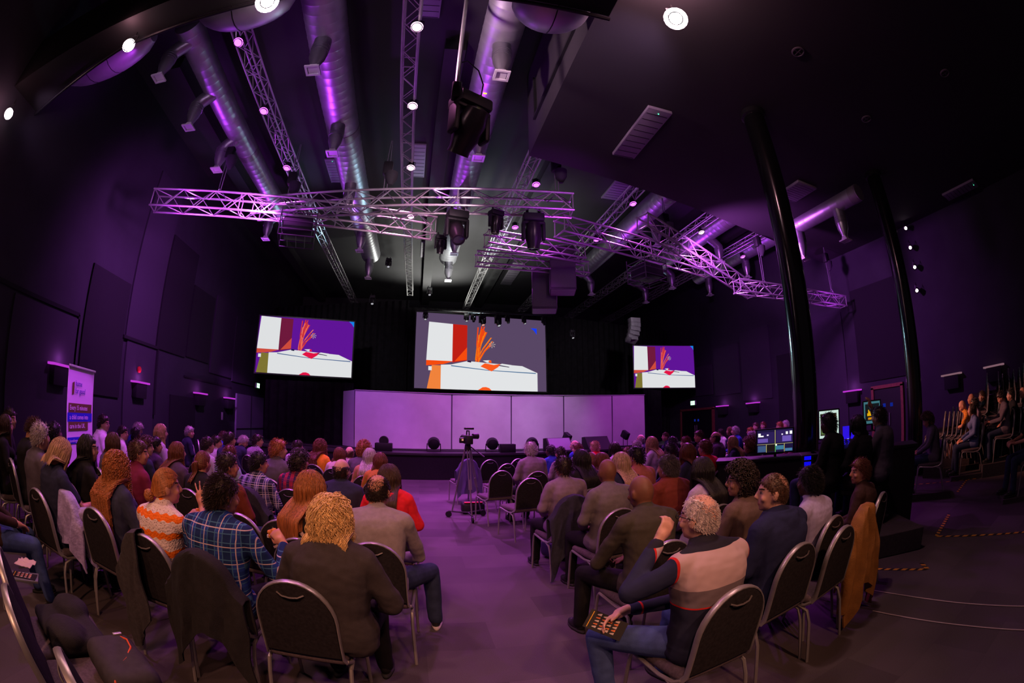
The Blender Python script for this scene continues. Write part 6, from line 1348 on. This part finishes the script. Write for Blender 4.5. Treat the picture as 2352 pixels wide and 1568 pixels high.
# ---------------------------------------------------------------- small things
PASTRY = mat('pastry', (.75, .26, .05), .6, 0, .4, 30, .5, 60)
def held(key, p, fn):
    for lab, (o, M, f) in HEADS.items():
        if lab.startswith(key):
            sc = np.array(o.scale); q = rz(f) @ (np.array(p) * sc) + np.array(o.location); return fn(tuple(q), f)
def snack(label):
    def fn(q, f):
        mb = MB()
        for i in range(9): mb.ball((.022 * math.cos(i * 1.3), .018 * math.sin(i * 2.1), .018 * math.sin(i * 1.3)), .017, 8, 6)
        t = mb.build('snack', PASTRY, None, True, q, (0, 0, f)); tag(t, label, 'food'); MB().box((0, .01, -.02), (.08, .05, .02)).build('wrapper', mat('paper', (.7, .62, .62), .8), t, False)
    return fn
held('person with ginger bun', (.03, .36, .97), snack('orange pastry held by the person in the striped jumper'))
held('person in a blue plaid', (.20, .33, .915), snack('orange pastry held by the person in blue plaid'))
def cup(q, f):
    t = MB().lathe([(.026, -.045), (.037, .045), (.039, .047), (.035, .045), (.024, -.04)], (0, 0, 0), 18).build('paper_cup', mat('cup_paper', (.75, .68, .72), .7), None, True, q, (.5, .4, f)); tag(t, 'white paper cup held by the blonde person in dark tee', 'cup')
held('blonde person in dark tee', (.02, .45, .77), cup)
def leaflet(name, label, M4, par=None):
    t = MB().box((0, 0, 0), (.105, .21, .002)).build(name, mat('leaflet_black', (.012, .010, .012), .45), None, False); t.matrix_world = M4; tag(t, label, 'leaflet')
    mb = MB(); rr = random.Random(5)
    for r in range(4):
        for q in range(5):
            w_ = .008 + rr.random() * .006; x = -.035 + q * .017; y = -.06 + r * .034
            mb.add([(x, y, .0018), (x + w_, y, .0018), (x + w_, y + .004, .0018), (x + w_ * .4, y + .022, .0018), (x, y + .022, .0018)], [(0, 1, 2, 3, 4)], q % 2)
    mb.add([(-.045, .085, .0018), (.045, .085, .0018), (.045, .089, .0018), (-.045, .089, .0018)], [(0, 1, 2, 3)], 2)
    mb.build('print', [mat('ink_white', (.6, .5, .5), .6), mat('ink_orange', (.7, .18, .05), .6), mat('ink_yellow', (.8, .42, .02), .6)], t, False); return t
def flyer(q, f):
    leaflet('leaflet', 'black leaflet with white and orange print held over the jeans', Matrix.Translation(q) @ Matrix.Rotation(f, 4, 'Z') @ Matrix.Rotation(math.radians(-38), 4, 'Y') @ Matrix.Rotation(math.radians(62), 4, 'X') @ Matrix.Rotation(math.radians(20), 4, 'Z'))
held('grey balding person', (-.40, .20, .64), flyer)
o, f0 = g('empty chair at the left edge beside the blue jeans knee')
leaflet('leaflet', 'black printed leaflet lying on a grey book on the left seat', Matrix.Translation((-2.62, 1.80, .494)) @ Matrix.Rotation(2.2, 4, 'Z'))
tag(MB().rbox((0, 0, 0), (.15, .24, .018), .004).build('book', mat('book_grey', (.12, .12, .15), .6), None, True, (-2.62, 1.80, .482), (0, 0, 2.35)), 'grey notebook under the leaflet on the left seat', 'book')
mb = MB(); V = []; 
for i in range(9):
    for j in range(9): V.append((.02 * i - .08, .02 * j - .08, .02 * noise.noise(Vector((i * .6, j * .5, 1))) + .012))
mb.add(V, [(i * 9 + j, (i + 1) * 9 + j, (i + 1) * 9 + j + 1, i * 9 + j + 1) for i in range(8) for j in range(8)]); mb.add(np.array(V) + (0, 0, .003), [(i * 9 + j, i * 9 + j + 1, (i + 1) * 9 + j + 1, (i + 1) * 9 + j) for i in range(8) for j in range(8)])
tag(mb.build('napkin', mat('napkin', (.6, .45, .45), .9), None, True, (-2.78, 1.96, .49), (0, 0, .4)), 'crumpled pink lit napkin beside the leaflet', 'napkin')
# dark bag and coat on the bottom-left seats
t = thing('shoulder_bag', 'dark bag with buckle and orange strap on the bottom left seats', 'bag', (-1.30, 1.33, .48), -.6)
k = MB().rbox((0, 0, .09), (.42, .26, .16), .06, seg=4); me = fuse(k, .012, 4, 'bag'); wrinkle(me, .008, 8, (1, 1, 1), 3); me.materials.append(mat('bag_dark', (.03, .026, .03), .75, 0, .2, 30)); link('bag_body', me, t)
MB().tube([(-.16, .06, .165), (-.10, .09, .172), (-.02, .08, .175), (.06, .02, .172), (.12, -.06, .168), (.19, -.10, .15), (.23, -.13, .08)], .005, 6).build('orange_strap', mat('strap_orange', (.7, .10, .02), .5), t); MB().rbox((-.16, .06, .175), (.02, .05, .012), .003).build('buckle', CHROME, t)
k = MB(); k.rbox((0, 0, .05), (.50, .34, .08), .04, seg=3); k.ball((-.15, .08, .08), (.14, .12, .08)); k.ball((.12, -.05, .09), (.15, .12, .07)); me = fuse(k, .012, 3, 'coat'); wrinkle(me, .012, 7, (1, 1, 1), 9); me.materials.append(JK)
tag(link('folded_coat', me, None, (-1.83, 1.50, .475), (0, 0, -.5)), 'black coat heaped on the lower left seats behind the bag', 'coat')
# legs of somebody whose body is outside the frame at the left
o, M = person('person cut by the left edge, blue jeans knee and hand visible', -3.35, 2.02, 1.33, -.5, 'short', 'dark', 'plain', 'brown', 'orange', 'L', 0, 1, legs_c='jeans', vox=.010)
# backpack under the aisle chair
t = thing('backpack', 'small dark blue rucksack on the floor under the aisle chair', 'bag', (1.62, 5.25, 0), .4)
k = MB().rbox((0, 0, .13), (.30, .30, .24), .08, seg=3); k.ball((0, .05, .2), (.12, .1, .1)); me = fuse(k, .012, 3, 'rucksack'); wrinkle(me, .01, 9, (1, 1, 1), 2); me.materials.append(mat('rucksack', (.02, .02, .05), .5)); link('bag_body', me, t)
MB().tube([(-.1, -.15, .24), (0, -.17, .15), (.14, -.16, .06)], .018, 6).build('strap', mat('strap_blue', (.16, .15, .40), .6), t)
# video camera on a tripod with spreader and wheels
t = thing('video_camera', 'shoulder video camera mounted on the tripod in the aisle', 'camera', (0.84, 7.75, 1.40), .1)
MB().rbox((0, 0, 0), (.11, .34, .15), .015).build('camera_body', BLK, t); MB().lathe([(.05, 0), (.055, .14), (.07, .16), (.07, .22)], (0, .16, .01), 16, (-PI / 2, 0, 0)).build('lens', BLK, t)
MB().rbox((-.12, -.10, -.01), (.10, .05, .09), .01).box((-.12, -.127, 0), (.05, .004, .05)).build('monitor', BLKM, t); MB().tube([(0, -.1, .08), (0, -.08, .15), (0, .10, .15), (0, .12, .08)], .012, 6).rbox((.02, .02, .19), (.16, .10, .035), .01).build('top_handle', BLK, t); MB().lathe([(.045, 0), (.05, .10)], (.08, -.02, .06), 12, (0, PI / 2, .3)).build('viewfinder', BLK, t)
MB().box((-.12, -.13, 0.0), (.03, .003, .03)).build('tally', emi('tally', (.9, .35, .25), .8), t)
t = thing('camera_tripod', 'black and silver tripod on a wheeled dolly in the aisle', 'tripod', (0.84, 7.78, 0), .1)
MB().lathe([(.05, 1.20), (.06, 1.24), (.05, 1.32)], (0, 0, 0), 14).build('head', BLK, t); MB().tube([(0.05, -.05, 1.27), (.20, -.38, 1.12)], .012, 6).build('pan_bar', BLK, t)
for i in range(3):
    a = i * 2 * PI / 3 - PI / 2; q = np.array((math.cos(a), math.sin(a), 0)); s = np.array((-math.sin(a), math.cos(a), 0)) * .02
    MB().tube([np.array((0, 0, 1.22)) + q * .05 + s, q * .20 + (0, 0, .55) + s], .011, 6).tube([np.array((0, 0, 1.22)) + q * .05 - s, q * .20 + (0, 0, .55) - s], .011, 6).tube([q * .16 + (0, 0, .72), q * .30 + (0, 0, .10)], .014, 6).build('leg', mat('tripod_metal', (.25, .24, .27), .35, .6), t)
    MB().tube([(0, 0, .11), q * .36 + (0, 0, .11)], .014, 6).build('dolly_arm', BLK, t); MB().lathe([(.055, -.015), (.055, .015)], tuple(q * .36 + (0, 0, .055)), 14, (PI / 2, 0, a)).build('wheel', BLK, t)
t = thing('camera_bag', 'black bag with red trim on the floor beneath the tripod', 'bag', (0.98, 8.3, 0), 0); MB().rbox((0, 0, .11), (.42, .30, .2), .04, seg=3).build('bag_body', BLK, t); MB().rbox((0, -.12, .22), (.34, .06, .02), .008).build('red_trim', mat('red_trim', (.6, .02, .05), .5), t)
# technicians' desk
t = thing('technical_desk', 'long black desk carrying the tiled monitor left of the first pillar', 'desk', (4.58, 4.72, 0), -.72)
MB().rbox((0, 0, 1.06), (1.5, .50, .05), .01).build('desk_top', BLK, t); MB().box((0, -.22, .52), (1.4, .02, 1.03)).build('front_panel', PAND, t, False)
for x in (-.70, .70): MB().box((x, 0, .52), (.04, .42, 1.03)).build('side_panel', PAND, t, False)
t = thing('technical_desk', 'black desk with glowing console right of the first pillar', 'desk', (5.72, 3.72, 0), -.95)
MB().rbox((0, 0, 1.06), (1.7, .60, .05), .01).build('desk_top', BLK, t); MB().box((0, -.28, .52), (1.6, .02, 1.03)).build('front_panel', PAND, t, False)
def mon(label, c, w_, h_, yaw, paint):
    t = thing('monitor', label, 'monitor', c, yaw)
    MB().rbox((0, .02, 0), (w_ + .04, .04, h_ + .04), .008).build('bezel', BLK, t); MB().tube([(0, .03, -h_ / 2), (0, .05, -h_ / 2 - .09)], .02, 8).rbox((0, .05, -h_ / 2 - .10), (.24, .18, .015), .005).build('stand', BLK, t)
    mb = MB(); ms = []
    def R(x0, x1, z0, z1, col, s=1.0, l=0):
        nm = 'mon_%s_%d' % ('_'.join('%d' % (v * 100) for v in col), s * 10); m = emi(nm, col, s)
        if m not in ms: ms.append(m)
        y = -.002 - .001 * l; X = lambda u: (u - .5) * w_; Z = lambda u: (u - .5) * h_; mb.poly([(X(x0), y, Z(z0)), (X(x1), y, Z(z0)), (X(x1), y, Z(z1)), (X(x0), y, Z(z1))], ms.index(m))
    paint(R); mb.build('display', ms, t, False); return t
def multi(R):
    R(0, 1, 0, 1, srgb(30, 22, 60)); L_ = srgb(190, 180, 110)
    R(.02, .48, .42, .90, srgb(44, 30, 84), 1, 1); R(.53, .98, .42, .95, srgb(48, 32, 90), 1, 1); R(.02, .30, .45, .62, srgb(105, 80, 170), 1, 2); R(.70, .95, .45, .70, srgb(110, 85, 180), 1, 2)
    R(.03, .10, .70, .86, (1, 1, 1), 1, 3); R(.10, .18, .70, .76, (1, 1, 1), 1, 3); R(.27, .32, .74, .80, (.9, .8, 1), 1, 3); R(.68, .72, .74, .80, (.9, .8, 1), 1, 3); R(.80, .86, .76, .88, (1, 1, 1), 1, 3); R(.91, .98, .76, .90, (1, 1, 1), 1, 3)
    R(.495, .51, .34, .98, L_, 1, 4); R(0, 1, .355, .37, L_, 1, 4); R(.25, .265, 0, .36, L_, 1, 4); R(.50, .515, 0, .36, srgb(90, 190, 70), 1, 5); R(.75, .765, 0, .36, L_, 1, 4)
    R(.02, .24, .03, .30, srgb(60, 85, 125), 1, 2); R(.52, .74, .10, .28, srgb(60, 120, 150), 1, 2); R(.78, .98, .02, .14, srgb(70, 120, 160), 1, 2); R(.27, .49, .03, .33, srgb(30, 22, 22), 1, 2); R(.51, .55, .28, .36, (1, 1, .9), 1, 6)
mon('large monitor with tiled camera views left of the first pillar', (4.60, 4.58, 1.305), .53, .31, -.80, multi)
def white(R): R(0, 1, 0, 1, srgb(200, 225, 215)); R(.05, .9, .1, .9, srgb(50, 45, 35), 1, 1); R(.55, .85, .5, .85, srgb(150, 110, 70), 1, 2); R(.1, .5, .15, .4, srgb(90, 120, 60), 1, 2)
mon('monitor with white border behind the black silhouette', (5.30, 4.10, 1.46), .30, .38, -.85, white)
def graph(R):
    R(0, 1, 0, 1, srgb(60, 110, 120)); R(.08, .95, .12, .9, srgb(20, 24, 28), 1, 1)
    for i in range(11): R(.2 + i * .06, .26 + i * .06, .35, .48 + .16 * abs(math.sin(i * 1.3)), srgb(225, 170, 10), 1, 2)
    R(.25, .7, .18, .28, srgb(200, 130, 20), 1, 2)
mon('monitor showing a yellow graph between the silhouettes', (5.75, 3.58, 1.56), .26, .30, -.95, graph)
t = thing('mixing_desk', 'control surface glowing blue beside the silhouettes', 'console', (5.35, 3.80, 1.12), -.9)
MB().rbox((0, 0, .03), (.8, .45, .06), .01, rot=(.2, 0, 0)).build('console_body', BLK, t); mb = MB(); rr = random.Random(1)
for i in range(60): mb.box((-.37 + (i % 12) * .065 + rr.random() * .01, -.18 + (i // 12) * .08, .072 + (i // 12) * .016), (.028, .022, .006), mi=0 if rr.random() < .8 else 1)
mb.build('key_light', [emi('blue_key', srgb(40, 20, 235), 1.2), emi('pale_key', srgb(150, 150, 255), 1.3)], t, False)
MB().box((0.1, .20, .2), (.30, .02, .18), rot=(-.3, 0, 0)).build('touch_screen', emi('blue_screen', srgb(45, 20, 220), 1.0), t, False)
t = thing('equipment_rack', 'rack with blue glowing indicators beside the first pillar', 'rack', (4.98, 4.30, 0), -.75); MB().rbox((0, 0, .55), (.18, .5, 1.08), .01).build('rack_body', BLK, t)
mb = MB(); 
for z, h_ in ((1.05, .05), (.97, .06), (.88, .04), (.80, .10), (.70, .02), (.55, .03), (.40, .03)): mb.box((0, -.252, z), (.10, .008, h_))
mb.build('indicator', emi('rack_blue', srgb(15, 10, 235), 1.0), t, False)
# floor tapes and cords
TY = mat('tape_yellow', (.62, .30, .03), .7); TK = mat('tape_black', (.01, .01, .01), .8)
def tape(label, p0, p1, w_=.05, k=.10):
    p0, p1 = np.array((*p0, 0.004)), np.array((*p1, 0.004)); L = np.linalg.norm(p1 - p0); d = (p1 - p0) / L; s = np.array((-d[1], d[0], 0)) * w_ / 2
    mb = MB(); n_ = int(L / k); o0 = p0.copy()
    for i in range(n_):
        a = p0 + d * k * i; b = p0 + d * k * (i + .55); c = p0 + d * k * (i + 1); sk = d * .03
        mb.poly([a - s - o0, b - s - o0, b + s + sk - o0, a + s + sk - o0], 0); mb.poly([b - s - o0, c - s - o0, c + s + sk - o0, b + s + sk - o0], 1)
    o = mb.build('hazard_tape', [TY, TK], None, False, tuple(o0)); tag(o, label, 'tape')
tape('striped tape on the floor under the mustard coat, short piece', (4.0, 2.75), (4.36, 1.77)); tape('striped tape running away from the nearer tape corner', (4.36, 1.79), (4.50, 1.95))
tape('long striped tape running to the right edge of the picture', (5.45, 2.19), (5.82, .6), .055, .13); tape('striped tape going back from the near corner towards the chairs', (5.45, 2.19), (6.6, 2.45), .055, .11)
tape('thin striped tape in front of the seated group at far right', (8.35, 5.0), (9.2, 2.75), .05, .16); tape('short striped tape crossing before the far right seats', (8.0, 2.85), (9.3, 3.05), .05, .16)
for lab, pts in (('upper of the two thin pale cords on the floor at lower right', [(3.62, 2.1), (3.66, 1.66), (3.70, 1.1), (3.74, .7), (3.80, .1), (3.78, -.6)]), ('lower of the two thin pale cords on the floor at lower right', [(3.24, 1.8), (3.29, 1.25), (3.34, .75), (3.38, .26), (3.40, -.5)])):
    tag(MB().tube([(x, y, .006) for x, y in pts], .005, 6).build('floor_cord', mat('cord_pale', (.5, .40, .42), .35), None), lab, 'cord')
